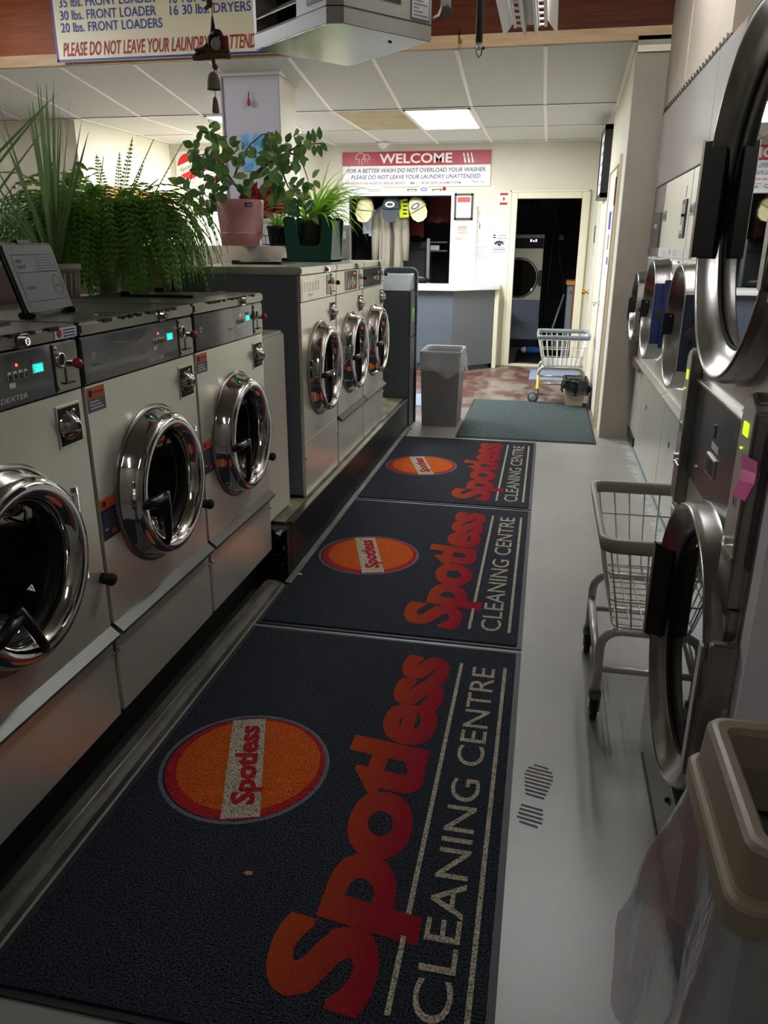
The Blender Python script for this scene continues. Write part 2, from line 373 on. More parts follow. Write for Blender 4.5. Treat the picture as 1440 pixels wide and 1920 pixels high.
def strokes(b, o, xd, yd, w, h, n, m, seed=1, th=.0004):
    """a row of small blurred letter-like marks"""
    R = random.Random(seed); xd, yd = V(xd).normalized(), V(yd).normalized(); nd = xd.cross(yd); o = V(o); c = w/n
    for i in range(n):
        x = c*i; k = c*R.uniform(.62, .8)
        for q in ((0, 0, k*.28, h), R.choice([(0, h*.8, k, h), (0, 0, k, h*.2), (k*.7, 0, k, h)]), R.choice([(0, h*.4, k, h*.6), (k*.7, 0, k, h), (0, 0, k, h*.2)])):
            P = [o+xd*(x+q[0])+yd*q[1], o+xd*(x+q[2])+yd*q[1], o+xd*(x+q[2])+yd*q[3], o+xd*(x+q[0])+yd*q[3]]
            b.raw([p+nd*th for p in P], [(0, 1, 2, 3)], m)
def arc(c, r, a0, a1, n): return [(c[0]+r*cos(a0+(a1-a0)*i/n), c[1]+r*sin(a0+(a1-a0)*i/n)) for i in range(n+1)]
def rrect(x0, y0, x1, y1, r, n=5):
    return arc((x1-r, y1-r), r, 0, pi/2, n)+arc((x0+r, y1-r), r, pi/2, pi, n)+arc((x0+r, y0+r), r, pi, 1.5*pi, n)+arc((x1-r, y0+r), r, 1.5*pi, 2*pi, n)
X1, Y1, Z1 = V((1, 0, 0)), V((0, 1, 0)), V((0, 0, 1))
BW = 9.96      # back wall
ZC = 2.59      # flat ceiling
KY = 7.48      # where the flat ceiling meets the sloped panel
BY = 6.22      # wood beam


# ================================================================== THE SETTING
b = B(); b.box(-6.6, -1.5, -.05, 1.7, 13.2, 0, floor_m); struct(b, 'floor')
# rear wall with the pass-through window and the doorway
WX0, WX1, WZ0, WZ1 = -2.487, -1.213, 1.0, 2.017
DX0, DX1, DZ = -.421, .328, 1.975
b = B()
for x0, x1, z0, z1 in ((-2.86, WX0, 0, ZC), (WX0, WX1, 0, WZ0-.05), (WX0, WX1, WZ1, ZC), (WX1, DX0, 0, ZC), (DX0, DX1, DZ, ZC), (DX1, .60, 0, ZC)):
    b.box(x0, BW, z0, x1, BW+.1, z1, wall_m)
struct(b, 'wall_back')
b = B(); b.box(-4.75, 9.5, 0, -2.86, 9.6, ZC, wall_m); struct(b, 'wall_back_left')
b = B(); b.box(-2.92, 8.95, 0, -2.82, BW, ZC, wall_m); struct(b, 'wall_partition')
b = B(); b.box(-2.95, 8.90, 0, -2.80, 8.96, ZC, white_p, .008); struct(b, 'trim_partition')
b = B(); b.box(-4.74, 7.601, 0, -4.62, 9.5, ZC, wall_m); struct(b, 'wall_left')
b = B(); b.box(-6.6, 7.5, 0, -4.62, 7.6, ZC, wall_g.copy() if False else wall_m)
for x in (-5.9, -5.45, -5.05, -4.75): b.box(x, 7.485, 0, x+.02, 7.502, ZC, trim_m)
struct(b, 'wall_left_return')
b = B(); b.box(-6.7, -1.5, 0, -6.6, 7.6, 3.3, wall_g); struct(b, 'wall_far_left')
b = B(); b.box(.49, BY, 0, .60, BW, 2.74, wall_m); struct(b, 'wall_right')
b = B(); b.box(.488, BY-.012, 0, .80, BY+.06, 2.80, wall_g); b.box(.49, BY-.03, 2.70, .78, BY, 2.74, trim_m); struct(b, 'wall_right_return')
b = B(); b.box(1.62, -1.5, 0, 1.72, BY, 3.3, wall_g); struct(b, 'wall_right_front')
# soffit over the single dryers with its scalloped edge strip
b = B(); b.box(.703, 4.03, 2.32, 1.62, BY, 3.3, wall_g); b.box(.697, 5.3, 2.36, .703, 5.312, 2.8, wall_g); struct(b, 'wall_soffit')
b = B(); b.box(.79, 2.14, 1.86, 1.62, 4.03, 3.3, wall_g); b.box(.79, 1.44, 2.0, 1.62, 2.14, 3.3, wall_g); struct(b, 'wall_above_dryers')
b = B(); b.box(.700, 4.03, 2.312, .712, BY, 2.322, black)
y = 4.05
while y < 6.15:
    b.prism([(y, 2.308), (y+.03, 2.312), (y+.052, 2.338), (y+.028, 2.326)], 'x', .695, .704, black); y += .085
struct(b, 'trim_scallop')
b = B(); b.box(.402, 1.335, 0, 1.62, 1.385, 2.2, mat('lavender_white_paint', '#ece4ea', .5)); struct(b, 'wall_stub')
b = B()
b.prism([(.742, 0), (.715, 0), (.722, .045), (.742, .05)], 'y', 3.5, 5.62, white_p); struct(b, 'baseboard_right')
b = B(); b.box(-6.6, -1.6, 0, 1.72, -1.5, 3.3, wall_g); struct(b, 'wall_front')
# ceilings
def ceil_flat():
    b = B(); b.box(-6.6, KY, ZC, .60, BW+.1, ZC+.03, tile_m); struct(b, 'ceiling')
    b = B()
    for k in range(-11, 1):
        x = -.13+.63*k
        if x > -6.6: b.box(x-.014, KY, ZC-.004, x+.014, BW, ZC+.001, tbar)
    for y in (KY, 8.73, 9.82): b.box(-6.6, y-.012, ZC-.004, .49, y+.012, ZC+.001, tbar); b.box(-6.6, y-.016, ZC-.003, .49, y-.011, ZC+.001, grey_s)
    b.box(.462, KY, ZC-.006, .49, BW, ZC, tbar); struct(b, 'trim_ceiling_grid')
    sl = (2.775-ZC)/(BY-KY)
    def zz(y): return ZC+sl*(y-KY)
    b = B(); b.prism([(BY+.02, zz(BY+.02)), (KY, ZC), (KY, ZC+.05), (BY+.02, zz(BY)+.06)], 'x', -6.6, .60, tile_m); struct(b, 'ceiling_slope')
    b = B()
    for k in range(-11, 1):
        x = -.13+.63*k
        b.prism([(BY+.03, zz(BY+.03)-.004), (KY, ZC-.004), (KY, ZC+.004), (BY+.03, zz(BY+.03)+.004)], 'x', x-.014, x+.014, tbar)
    b.prism([(BY+.03, zz(BY+.03)-.006), (KY, ZC-.006), (KY, ZC+.004), (BY+.03, zz(BY+.03)+.004)], 'x', .46, .488, tbar)
    struct(b, 'trim_slope_grid')
ceil_flat()
b = B(); b.box(-2.02, KY+.01, ZC-.003, -1.39, 8.72, ZC+.002, tile_b); struct(b, 'ceiling_stained_tile')
b = B(); b.box(-6.6, -1.5, 3.3, 1.72, BY+.1, 3.36, wall_g); struct(b, 'ceiling_front')
b = B(); b.box(-6.6, BY, 2.855, -3.3, BY+.10, 3.3, wood_lit); b.box(-3.3, BY, 2.855, .74, BY+.10, 3.3, wood_d); struct(b, 'trim_beam')  # orange left stretch: the light on the beam put into its colour
b = B(); b.box(-6.6, BY-.012, 2.775, .70, BY+.11, 2.855, wood_l); struct(b, 'trim_beam_edge')
# column
b = B(); b.box(-2.68, 6.5, 0, -2.19, 6.9, 2.72, pillar_m); b.box(-2.186, 6.5, 0, -2.18, 6.9, 2.70, wall_m)
b.box(-2.70, 6.48, 2.71, -2.17, 6.92, 2.76, tbar); b.box(-2.662, 6.492, 0, -2.655, 6.5, 2.7, grey_s); struct(b, 'wall_column')
# back room shell
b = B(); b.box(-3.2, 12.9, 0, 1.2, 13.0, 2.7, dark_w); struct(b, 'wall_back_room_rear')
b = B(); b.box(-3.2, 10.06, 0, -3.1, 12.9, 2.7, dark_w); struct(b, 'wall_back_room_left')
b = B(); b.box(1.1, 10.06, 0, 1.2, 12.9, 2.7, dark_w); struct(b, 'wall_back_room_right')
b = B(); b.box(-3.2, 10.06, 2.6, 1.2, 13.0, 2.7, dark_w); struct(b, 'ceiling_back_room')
# frames
b = B()
for x0, x1, z0, z1 in ((WX0-.05, WX0, .97, WZ1+.05), (WX1, WX1+.05, .97, WZ1+.05), (WX0, WX1, WZ1, WZ1+.05)):
    b.box(x0, BW-.02, z0, x1, BW+.11, z1, white_p, .006)
o = struct(b, 'window_1')
b = B()
for x0, x1, z0, z1 in ((DX0-.075, DX0, 0, DZ+.075), (DX1, DX1+.075, 0, DZ+.075), (DX0, DX1, DZ, DZ+.075)):
    b.box(x0, BW-.022, z0, x1, BW+.11, z1, trim_m, .006)
b.box(DX0-.095, BW-.03, 0, DX0-.07, BW, DZ+.09, trim_m, .004); b.box(DX1+.07, BW-.03, 0, DX1+.09, BW, DZ+.09, trim_m, .004); b.box(DX0-.09, BW-.03, DZ+.07, DX1+.09, BW, DZ+.092, trim_m, .004)
b.box(DX0, BW, 0, DX1, BW+.1, .02, trim_m)
struct(b, 'trim_doorway')
# two white doors on the right wall, with casings
def side_door(n, y0, y1, zt, knob):
    b = B(); b.box(.478, y0, .01, .492, y1, zt, white_p, .003); d = struct(b, n)
    k = B(); knob(k); k.build('door_handle', d)
    b = B()
    for a, c, z0, z1 in ((y0-.075, y0-.005, 0, zt+.07), (y1+.005, y1+.075, 0, zt+.07), (y0-.005, y1+.005, zt+.005, zt+.07)): b.box(.468, a, z0, .492, c, z1, trim_m, .004)
    struct(b, 'trim_'+n)
def lever(k):
    k.cyl((.478, 7.5, .955), (.44, 7.5, .955), .012, chrome); k.tube([(.44, 7.5, .955), (.425, 7.49, .955), (.425, 7.38, .945)], .01, chrome); k.cyl((.479, 7.5, .955), (.472, 7.5, .955), .028, chrome)
def knobb(k): k.lathe([(0, .075), (.022, .072), (.032, .055), (.028, .038), (.012, .03), (.012, .012), (.03, .006), (.03, 0)], (.478, 9.72, .93), -X1, brass, 20)
side_door('door_1', 6.66, 7.58, 2.04, lever); side_door('door_2', 9.02, 9.8, 2.04, knobb)
b = B(); b.box(.46, 6.62, 0, .47, 6.65, 2.04, wood_l); b.box(.455, 6.62, 1.75, .466, 6.66, 1.95, wood_l); struct(b, 'trim_brown_jamb')

# ---- ceiling lights
def panel_light(name, label, x0, x1, y0, y1, z, m, grp=None):
    t = thing(name, label, 'ceiling light', ((x0+x1)/2, (y0+y1)/2, z), grp)
    f = B()
    for a in ((x0, y0, x1, y0+.02), (x0, y1-.02, x1, y1), (x0, y0, x0+.02, y1), (x1-.02, y0, x1, y1)): f.box(a[0], a[1], z-.012, a[2], a[3], z+.0, tbar)
    f.build('light_frame', t)
    d = B(); d.box(x0+.02, y0+.02, z-.010, x1-.02, y1-.02, z-.002, m); d.build('diffuser', t)
    la = bpy.data.lights.new('panel_lamp', 'AREA'); la.shape = 'RECTANGLE'; la.size = x1-x0-.06; la.size_y = y1-y0-.06; la.energy = LIGHT_LEFT*(y1-y0)*(x1-x0)/.73 if m is light_l else LIGHT_BACK; la.color = (.93, .965, 1.0)
    lo = bpy.data.objects.new('panel_lamp', la); COL.objects.link(lo); lo.parent = t; lo.location = (0, 0, -.016)
panel_light('ceiling_light', 'lit white fluorescent ceiling panel beside the stained ceiling tile', -1.375, -.775, 7.50, 8.71, ZC-.002, light_m)
panel_light('ceiling_light', 'lit fluorescent ceiling panel half hidden behind the lavender column', -3.27, -2.67, 7.50, 8.71, ZC-.002, light_l)
panel_light('ceiling_light', 'lit fluorescent ceiling panel glimpsed right of the column above the trailing branch', -3.28, -2.93, 8.75, 9.4, ZC-.002, light_l)

# ================================================================== MACHINES
def door_ring(b, x, yc, zc, prof, m, seg=56): b.lathe(prof, (x, yc, zc), X1, m, seg)
def seg7(b, s, y, z, x, h, m):
    """seven segment digits facing +x, advancing along +y"""
    S = {'0': 'abcdef', '1': 'bc', '2': 'abged', '3': 'abgcd', '5': 'afgcd', '4': 'fgbc', '8': 'abcdefg'}
    w = h*.5; t = h*.13
    for ch in s:
        for k in S[ch]:
            q = {'a': (0, h-t, w, h), 'd': (0, 0, w, t), 'g': (0, h/2-t/2, w, h/2+t/2), 'f': (0, h/2, t, h), 'e': (0, 0, t, h/2), 'b': (w-t, h/2, w, h), 'c': (w-t, 0, w, h/2)}[k]
            b.box(x, y+q[0], z+q[1], x+.0008, y+q[2], z+q[3], m)
        y += w*1.35

def washer(label, loc, group, style='classic', w=.64, depth=.54, ring_rot=0., lid='closed', digits='500', sides=side_p, dy=0.):
    t = thing('washing_machine', label, 'washing machine', (0, 0, 0), group)
    H0 = 1.063
    b = B(); e = .008
    b.box(-depth, e, 0, -.016, .02, H0, sides); b.box(-depth, w-.02, 0, -.016, w-e, H0, sides); b.box(-depth, e, 0, -depth+.01, w-e, H0, sides)
    b.box(-depth, e, 0, -.016, w-e, .012, sides); b.build('cabinet', t)
    yc, zc, R = w/2-.003+dy, .60, .16
    b = B(); b.holed(0, e, w-e, .283, .94, yc, zc, R, steel)
    if style != 'far1': b.prism([(.0, .284), (.026, .262), (.024, .252), (-.012, .262), (-.012, .284)], 'y', e, w-e, ledge_m)
    for z in (.47, .455):
        b.sph((.002, w-.02, z-.02), .006, chrome, 8); 
    b.build('front_panel', t)
    b = B(); b.box(-.016, e, .004, 0, w-e, .272 if style != 'far1' else .282, steel, .002)
    for y in (.014, w-.014): b.sph((.002, y, .20), .006, chrome, 8)
    b.build('kick_panel', t)
    b = B(); b.lathe([(R+.004, -.014), (R+.03, -.06), (.215, -.10), (.215, -.40), (.0, -.41)], (0, yc, zc), X1, drum_m, 40)
    for k in range(3):
        a = 2*pi*k/3+.5; c = V((0, yc+.19*cos(a), zc+.19*sin(a)))
        b.box(-.38, c.y-.02, c.z-.02, -.12, c.y+.02, c.z+.02, drum_m, .01)
    b.build('drum', t)
    # door: fat chrome ring, bowl glass, latch handle, hinge
    d = B(); d.lathe([(.222, .0), (.221, .010), (.214, .016), (.212, .048), (.207, .060), (.197, .068), (.184, .070), (.172, .065), (.162, .054), (.155, .038), (.152, .020), (.152, -.005)], (0, yc, zc), X1, chrome, 64)
    d.lathe([(.236, .001), (.236, .006), (.226, .008)], (0, yc, zc), X1, steel_d, 64)
    door = d.build('door', t)
    g = B(); g.lathe([(.154, .014), (.146, .004), (.13, -.03), (.105, -.075), (.06, -.10), (.0, -.105)], (0, yc, zc), X1, glass_c, 48); g.build('door_glass', door)
    g = B(); g.lathe([(.158, .022), (.150, .024), (.146, .012), (.148, -.006)], (0, yc, zc), X1, blackm, 48); g.build('door_gasket', door)
    h = B(); ca, sa = cos(ring_rot), sin(ring_rot)
    def rp(x, y, z): return (x, yc + y*ca - z*sa, zc + y*sa + z*ca)
    h.tube([rp(.055, -.195, -.005), rp(.075, -.17, -.006), rp(.08, -.10, -.006)], .0, black, 10, rr=[.017, .0155, .014])
    h.tube([rp(.08, -.104, .008), rp(.082, -.103, -.05), rp(.078, -.100, -.13), rp(.07, -.098, -.155)], .0, black, 10, rr=[.014, .0135, .011, .008])
    h.build('door_handle', door)
    h = B(); h.box(0, yc+.212, zc-.11, .034, yc+.236, zc+.11, steel_d, .005); h.cyl((.02, yc+.24, zc-.12), (.02, yc+.24, zc+.12), .009, steel_d, 10); h.build('door_hinge', door)
    # lid
    b = B(); b.box(-depth, .003, H0+.002, .010, w-.003, 1.097, steel_d if style == 'classic' else steel, .006)
    if style == 'classic':
        for k in range(9): y = .10+.05*k+random.uniform(-.02, .02); b.box(.008, y, 1.088, .0125, y+random.uniform(.012, .04), 1.0965, blackm)  # dark bars stand in for reflections along the lid's front edge
    ld = b.build('top_lid', t)
    k = B(); k.box(.009, .405, 1.064, .014, .445, 1.094, chrome, .002); k.cyl((.012, .425, 1.078), (.024, .425, 1.078), .010, chrome, 14); k.box(.0235, .4235, 1.073, .0245, .4265, 1.083, black); k.build('lid_lock', ld)
    # control panel
    pm = {'classic': pan_d, 'far1': steel_l, 'far2': steel_l, 'far3': steel_l}[style]
    b = B(); b.box(-.016, e, .944, .002, w-e, 1.06, pm, .002)
    cp = b.build('control_panel', t)
    b = B()
    if style == 'classic':
        q = B(); q.box(.002, .012, .949, .0035, .525, 1.056, pan_d); q.text('DEXTER', (.0037, .335, .956), Y1, Z1, .011, white_t, w=.09, shear=.25)
        # pictograms and instruction lines
        q.text('7', (.0037, .055, 1.0), Y1, Z1, .018, white_t); q.box(.0036, .05, 1.0, .0039, .052, 1.022, white_t); q.box(.0036, .05, .986, .0039, .085, .992, grey_s)
        for i in range(5): q.box(.0036, .12, 1.03-.008*i, .0039, .19-.008*(i % 2), 1.031-.008*i, grey_s)
        q.box(.0036, .28, .985, .0039, .32, .993, orange_s); q.text('II', (.0037, .04, 1.032), Y1, Z1, .012, grey_s)
        q.box(.0036, .455, 1.025, .0045, .49, 1.036, grey_s); q.build('panel_graphics', cp)
        q = B(); q.box(.003, .455, 1.004, .005, .492, 1.024, mat('cyan_display_field', '#0c3a36', .3, emit='#20b8a0', est=.9)); seg7(q, digits, .459, 1.006, .0052, .015, cyan_l); q.build('display', cp)
        q = B(); q.sph((.003, .402, 1.03), .0035, red_l, 10); q.build('indicator_light', cp)
        q = B()
        for i in range(4): q.box(.003, .368+.018*i, 1.0-.002*i*0, .0055, .381+.018*i, 1.018, white_t, .001); q.box(.005, .370+.018*i, 1.001, .0065, .379+.018*i, 1.013, black, .001)
        q.box(.003, .37, .984, .0042, .39, .995, white_t); q.build('cycle_buttons', cp)
    else:
        q = B()
        if style == 'far1':
            q.box(.002, .03, .95, .003, .42, 1.05, steel); q.box(.002, .445, .955, .004, .535, 1.05, pan_k, .002); q.sph((.004, .505, 1.0), .005, red_l, 8)
            q.text('DEXTER', (.0034, .12, .965), Y1, Z1, .010, grey_s, w=.08)
            for i in range(6): q.box(.003, .06+.045*i, .985, .0034, .075+.045*i, 1.03, steel_d)
        elif style == 'far2':
            q.box(.002, .19, .952, .004, .47, 1.056, pan_k, .002); q.sph((.004, .41, 1.04), .0045, red_l, 8)
            for i in range(4): q.box(.004, .25+.045*i, .965+.012*(i % 2), .006, .28+.045*i, 1.0+.01*(i % 3), white_t)
        else:
            q.box(.002, .015, .948, .004, .52, 1.057, pan_navy, .002); q.box(.004, .43, 1.02, .005, .46, 1.032, mat('teal_readout', '#204040', .3, emit='#40a8a0', est=.6))
            for i in range(4): q.box(.004, .27+.05*i, .99-.005*i, .0055, .30+.05*i, 1.006, white_t if i % 2 else wood_c)
        q.build('panel_graphics', cp)
    # coin acceptor
    b = B(); b.box(.0, w-.108, .946, .006, w-.012, 1.058, steel_d if style == 'classic' else steel, .002)
    for z in (.956, 1.048): b.sph((.006, w-.1, z), .005, chrome, 8); 
    b.lathe([(.018, 0), (.018, .005), (.013, .006), (.013, .002)], (.006, w-.085, 1.02), X1, chrome, 20); b.box(.0062, w-.072, .965, .0072, w-.067, .998, black); b.box(.006, w-.083, .963, .014, w-.045, .967, black)
    ca_ = b.build('coin_acceptor', t)
    b = B(); b.cyl((.006, w-.05, 1.008), (.022, w-.05, 1.008), .008, chrome, 12); b.sph((.026, w-.048, 1.008), .0125, red_p if style == 'classic' else black, 14); b.build('coin_knob', ca_)
    # soap cup recess with chrome funnel
    y0, y1, z0, z1 = w-.122, w-.024, .812, .914
    b = B(); b.box(-.002, y0, z0, .003, y1, z1, steel_l, .001); b.box(.0, y0+.006, z0+.006, .0042, y1-.006, z1-.006, blackm)
    b.lathe([(.0, .028), (.010, .028), (.013, .027), (.018, .024), (.033, .007), (.036, .001)], (.004, y0+.040, (z0+z1)/2), X1, chrome, 28)
    b.lathe([(.009, .0285), (.007, .029), (.0065, .0285), (.0, .0285)], (.004, y0+.040, (z0+z1)/2), X1, blackm, 16); b.sph((.006, y0+.06, z1-.018), .007, chrome, 8)
    b.build('coin_funnel', t)
    # stickers
    if style == 'classic':
        b = B(); b.box(0, .012, .906, .0012, .092, .934, orange_s); b.box(0, .012, .872, .0012, .092, .906, grey_s)
        for i in range(3): b.box(.0012, .02, .880+.008*i, .0015, .08-.01*i, .883+.008*i, paper)
        b.box(.0012, .018, .912, .0015, .034, .928, ink); b.box(.0012, .04, .918, .0015, .086, .923, ink_br); b.build('warning_sticker', t)
        b = B(); b.box(0, .010, .610, .0012, .098, .640, orange_s); b.box(0, .010, .525, .0012, .098, .610, navy_s); b.box(.0012, .02, .618, .0015, .035, .632, ink)
        for i in range(5): b.box(.0012, .018, .595-.010*i, .0015, .085-.007*(i % 3), .598-.010*i, grey_s)
        b.box(.0012, .05, .535, .0015, .075, .548, orange_s); b.box(.0012, .02, .552, .0015, .035, .556, paper); b.build('instruction_sticker', t)
        b = B(); b.cyl((0, w+.02-.04, .432), (.03, w+.02-.04, .432), .013, blackm, 12, .018); b.sph((.03, w-.02, .432), .018, blackm, 12, (.6, 1.1, .9)); b.build('rubber_knob', t)
    else:
        b = B(); b.box(0, w-.11, .80, .003, w-.03, .89, steel_l); b.bm.free()
    if style == 'classic' and lid != 'open':
        # flat black hinged soap hatch on top
        b = B(); b.box(-.36, .27, 1.097, -.12, .285, 1.106, black, .002); b.box(-.36, .10+.45, 1.097, -.12, .565, 1.104, black, .002); b.box(-.13, .27, 1.097, -.115, .565, 1.105, black, .002); b.box(-.355, .285, 1.097, -.13, .555, 1.101, steel_d)
        b.box(-.40, .27, 1.097, -.36, .30, 1.115, black, .003); b.box(-.40, .53, 1.097, -.36, .56, 1.115, black, .003); b.build('soap_hatch', t)
    t.location = loc
    return t

FX = -1.112
g1 = 'front-loading washers of the near row'
washer('stainless front-loading washer at the left edge of the photo, its door cut off', (FX, 1.065, .172), g1, ring_rot=.5, dy=-.035)
w2 = washer('stainless front-loading washer under the raised soap hatch, middle of the near row', (FX, 1.707, .172), g1, lid='open', digits='500')
washer('stainless front-loading washer next to the cream cabinet, farthest of the near row', (FX, 2.349, .172), g1)
# small round sticker on the first lid edge and the raised hatch on the second washer
b = B(); P0 = V((FX+.0105, 1.60, 1.243)); b.box(P0.x, 1.605, 1.240, P0.x+.001, 1.692, 1.264, paper)
b.disc((P0.x+.0012, 1.622, 1.252), X1, Y1, [(.010*cos(a), .010*sin(a)) for a in [i*pi/8 for i in range(16)]], red_p)
for z in (1.259, 1.252, 1.245): b.box(P0.x+.001, 1.638, z-.002, P0.x+.0013, 1.685, z+.001, ink_b)
single(b, 'sticker', 'small white sticker with a red dot on the lid of the leftmost washer', 'sticker', (FX, 1.65, 1.25))
def soap_hatch():
    # plane of the raised lid, leaning back
    bl, br = V((-1.37, 1.925, 1.268)), V((-1.37, 2.12, 1.268))
    A, Bp = GZ(52, 594, 1.275), GZ(140, 579, 1.275)
    yv = (A+Bp)/2
    ex = (Bp-A); L = ex.length; ex.normalize(); ey = (V((0, 0, 1)) + V((-.10, .0, 0)) - ex*.33).normalized(); nz = ex.cross(ey).normalized()
    return A, ex, ey, nz, L
A_, ex_, ey_, nz_, L_ = soap_hatch()
def hp(x, y, z=0): return A_+ex_*x+ey_*y+nz_*z
hatch = thing('soap_hatch', 'raised grey plastic soap hatch lid standing open on the middle near washer', 'hatch', tuple(A_)); Hh = .185
def slab(b, poly, z0, z1, m):
    n = len(poly); b.raw([hp(p[0], p[1], z0) for p in poly]+[hp(p[0], p[1], z1) for p in poly], [tuple(range(n))[::-1], tuple(range(n, 2*n))]+[(i, (i+1) % n, n+(i+1) % n, n+i) for i in range(n)], m)
hatch_m = mat('hatch_grey', '#4c4f52', .3)
b = B(); slab(b, rrect(0, 0, L_, Hh, .015), -.010, -.002, black); slab(b, rrect(.008, .008, L_-.008, Hh-.006, .01), -.004, .002, hatch_m); slab(b, rrect(L_*.35, Hh-.002, L_*.58, Hh+.008, .003), -.010, .0, black); b.build('hatch_panel', hatch)
b = B()
def line(b, x0, y0, x1, y1, t=.0018):
    d = V((x1-x0, y1-y0)); n = V((-d.y, d.x)).normalized()*t/2
    b.raw([hp(x0-n.x, y0-n.y, .0026), hp(x1-n.x, y1-n.y, .0026), hp(x1+n.x, y1+n.y, .0026), hp(x0+n.x, y0+n.y, .0026)], [(0, 1, 2, 3)], ink)
x0, x1, y0, y1 = .028, L_-.022, .035, Hh-.03
for q in ((x0, y0, x1, y0), (x1, y0, x1, y1), (x1, y1, x0, y1), (x0, y1, x0, y0), (x0, y0+.075, x1, y0+.075), ((x0+x1)/2+.006, y0+.075, (x0+x1)/2+.006, y1)): line(b, *q)
cx, cy = x1-.028, y0+.037
ring = [(cx+.021*cos(a), cy+.028*sin(a)) for a in [i*pi/12 for i in range(25)]]
for p, q in zip(ring, ring[1:]): line(b, p[0], p[1], q[0], q[1])
strokes(b, hp(x0+.014, y0+.100, .0026), ex_, ey_, .028, .008, 5, ink, 2); strokes(b, hp(x0+.012, y0+.086, .0026), ex_, ey_, .040, .008, 7, ink, 3)
strokes(b, hp(x0+.018, y0+.033, .0026), ex_, ey_, .045, .007, 9, ink, 4); strokes(b, hp(cx-.014, cy-.003, .0026), ex_, ey_, .028, .006, 6, ink, 5)
for i in range(6): line(b, (x0+x1)/2+.012, y1-.008-.007*i, x1-.006-.004*(i % 3), y1-.008-.007*i, .0012)
b.build('printed_instructions', hatch)
for x in (.02, L_-.02):
    b = B(); p = hp(x, -.002, -.004); b.tube([p+V((0, 0, .012)), p, V((p.x, p.y, 1.27))], .008, black, 8); b.box(p.x-.025, p.y-.018, 1.268, p.x+.025, p.y+.018, 1.284, black, .004); b.build('hatch_hinge', hatch)
b = B(); c = hp(L_/2, 0); b.lathe([(.062, 0), (.062, .001), (.050, .0015)], (c.x+.13, c.y+.07, 1.2685), Z1, black, 4); single(b, 'soap_tray', 'dark rectangular soap opening in the lid before the raised hatch', 'tray', (c.x+.13, c.y+.07, 1.268))

# plinths under the washers
b = B(); b.box(-1.67, .2, 0, -1.19, 2.985, .171, blackm); b.box(-1.19, .2, 0, -1.139, 2.985, .006, blackm); single(b, 'washer_base', 'black recessed base under the near row of washers', 'base', (-1.4, 1.6, 0))
b = B(); vs = []
b.prism([(-1.138, 0), (-1.074, 0), (-1.077, .022), (-1.090, .032), (-1.106, .036), (-1.138, .036)], 'y', .2, 2.965, curb_m); b.tube([(-1.106, .2, .0365), (-1.106, 2.96, .0365)], .0022, steel_d, 6)
single(b, 'concrete_curb', 'low worn concrete curb with metal strip along the near washers', 'curb', (-1.13, 1.6, 0))
# big black concrete plinth with a crumbling near end
t = bmesh.new()
NX, NZ, NYs = 14, 8, 40
pl = thing('concrete_plinth', 'glossy black painted concrete plinth with crumbled end under the far washers', 'plinth', (-1.3, 4.6, 0))
b = B()
b.box(-1.755, 3.12, 0, -1.068, 6.18, .248, conc_k)
b.box(-1.75, 3.13, .247, -1.10, 6.17, .2535, dirt_m)
b.prism([(-1.092, .244), (-1.064, .244), (-1.064, .252), (-1.092, .254)], 'y', 3.14, 6.18, steel_d)
b.build('plinth_block', pl)
b = B(); rr = random.Random(5)
N = 34; M = 20; vs = []; fs = []
for i in range(N+1):
    for j in range(M+1):
        x = -1.66+(.60)*i/N; z = .262*j/M; y = 3.03 + rr.uniform(-.03, .022) + (.05 if j == M else 0)
        if i == N: x = -1.064; y -= .015
        vs.append((x+rr.uniform(-.012, .002), y, min(.25, max(0, z+rr.uniform(-.006, .006)*(0 < j < M)))))
for i in range(N):
    for j in range(M): a = i*(M+1)+j; fs.append((a, a+M+1, a+M+2, a+1))
b.raw(vs, fs, conc_k)
b.box(-1.66, 3.06, 0, -1.069, 3.13, .245, conc_k)
b.build('crumbled_end', pl)
b = B(); b.prism([(-1.066, 0), (-1.030, 0), (-1.040, .012), (-1.066, .016)], 'y', 3.0, 6.2, curb_m); struct(b, 'trim_floor_edge')

g2 = 'front-loading washers of the far row'
for i, (st, lb) in enumerate((('far1', 'stainless front-loading washer with plain steel panel, nearest of the far row'), ('far2', 'stainless front-loading washer with small black panel, middle of the far row'), ('far3', 'stainless front-loading washer with navy panel beside the charcoal kiosk'))):
    washer(lb, (-1.105, 3.475+.632*i, .254), g2, style=st, w=.630, depth=.63)
b = B(); b.box(-1.66, 3.03, .2545, -1.15, 3.37, 1.085, side_w, .012); single(b, 'side_cabinet', 'plain cream enamel cabinet in the gap between the two washer rows', 'cabinet', (-1.4, 3.2, .2545))
# soap hatch hardware on the far lids
for i, y in enumerate((3.95, 4.75, 5.2)):
    b = B(); b.box(-1.60, y, 1.351, -1.36, y+.02, 1.362, black, .003); b.box(-1.60, y+.22, 1.351, -1.36, y+.24, 1.360, black, .003); b.box(-1.37, y, 1.351, -1.35, y+.24, 1.360, black, .003); b.box(-1.60, y+.02, 1.351, -1.37, y+.22, 1.355, steel_d); b.box(-1.62, y-.005, 1.351, -1.58, y+.03, 1.370, black, .003)
    single(b, 'soap_hatch', ('black framed soap hatch on the lid of the nearest far washer', 'black framed soap hatch on the lid under the green carrier', 'black framed soap hatch on the lid of the farthest washer')[i], 'hatch', (-1.48, y, 1.351), 'closed soap hatches on the far washers')

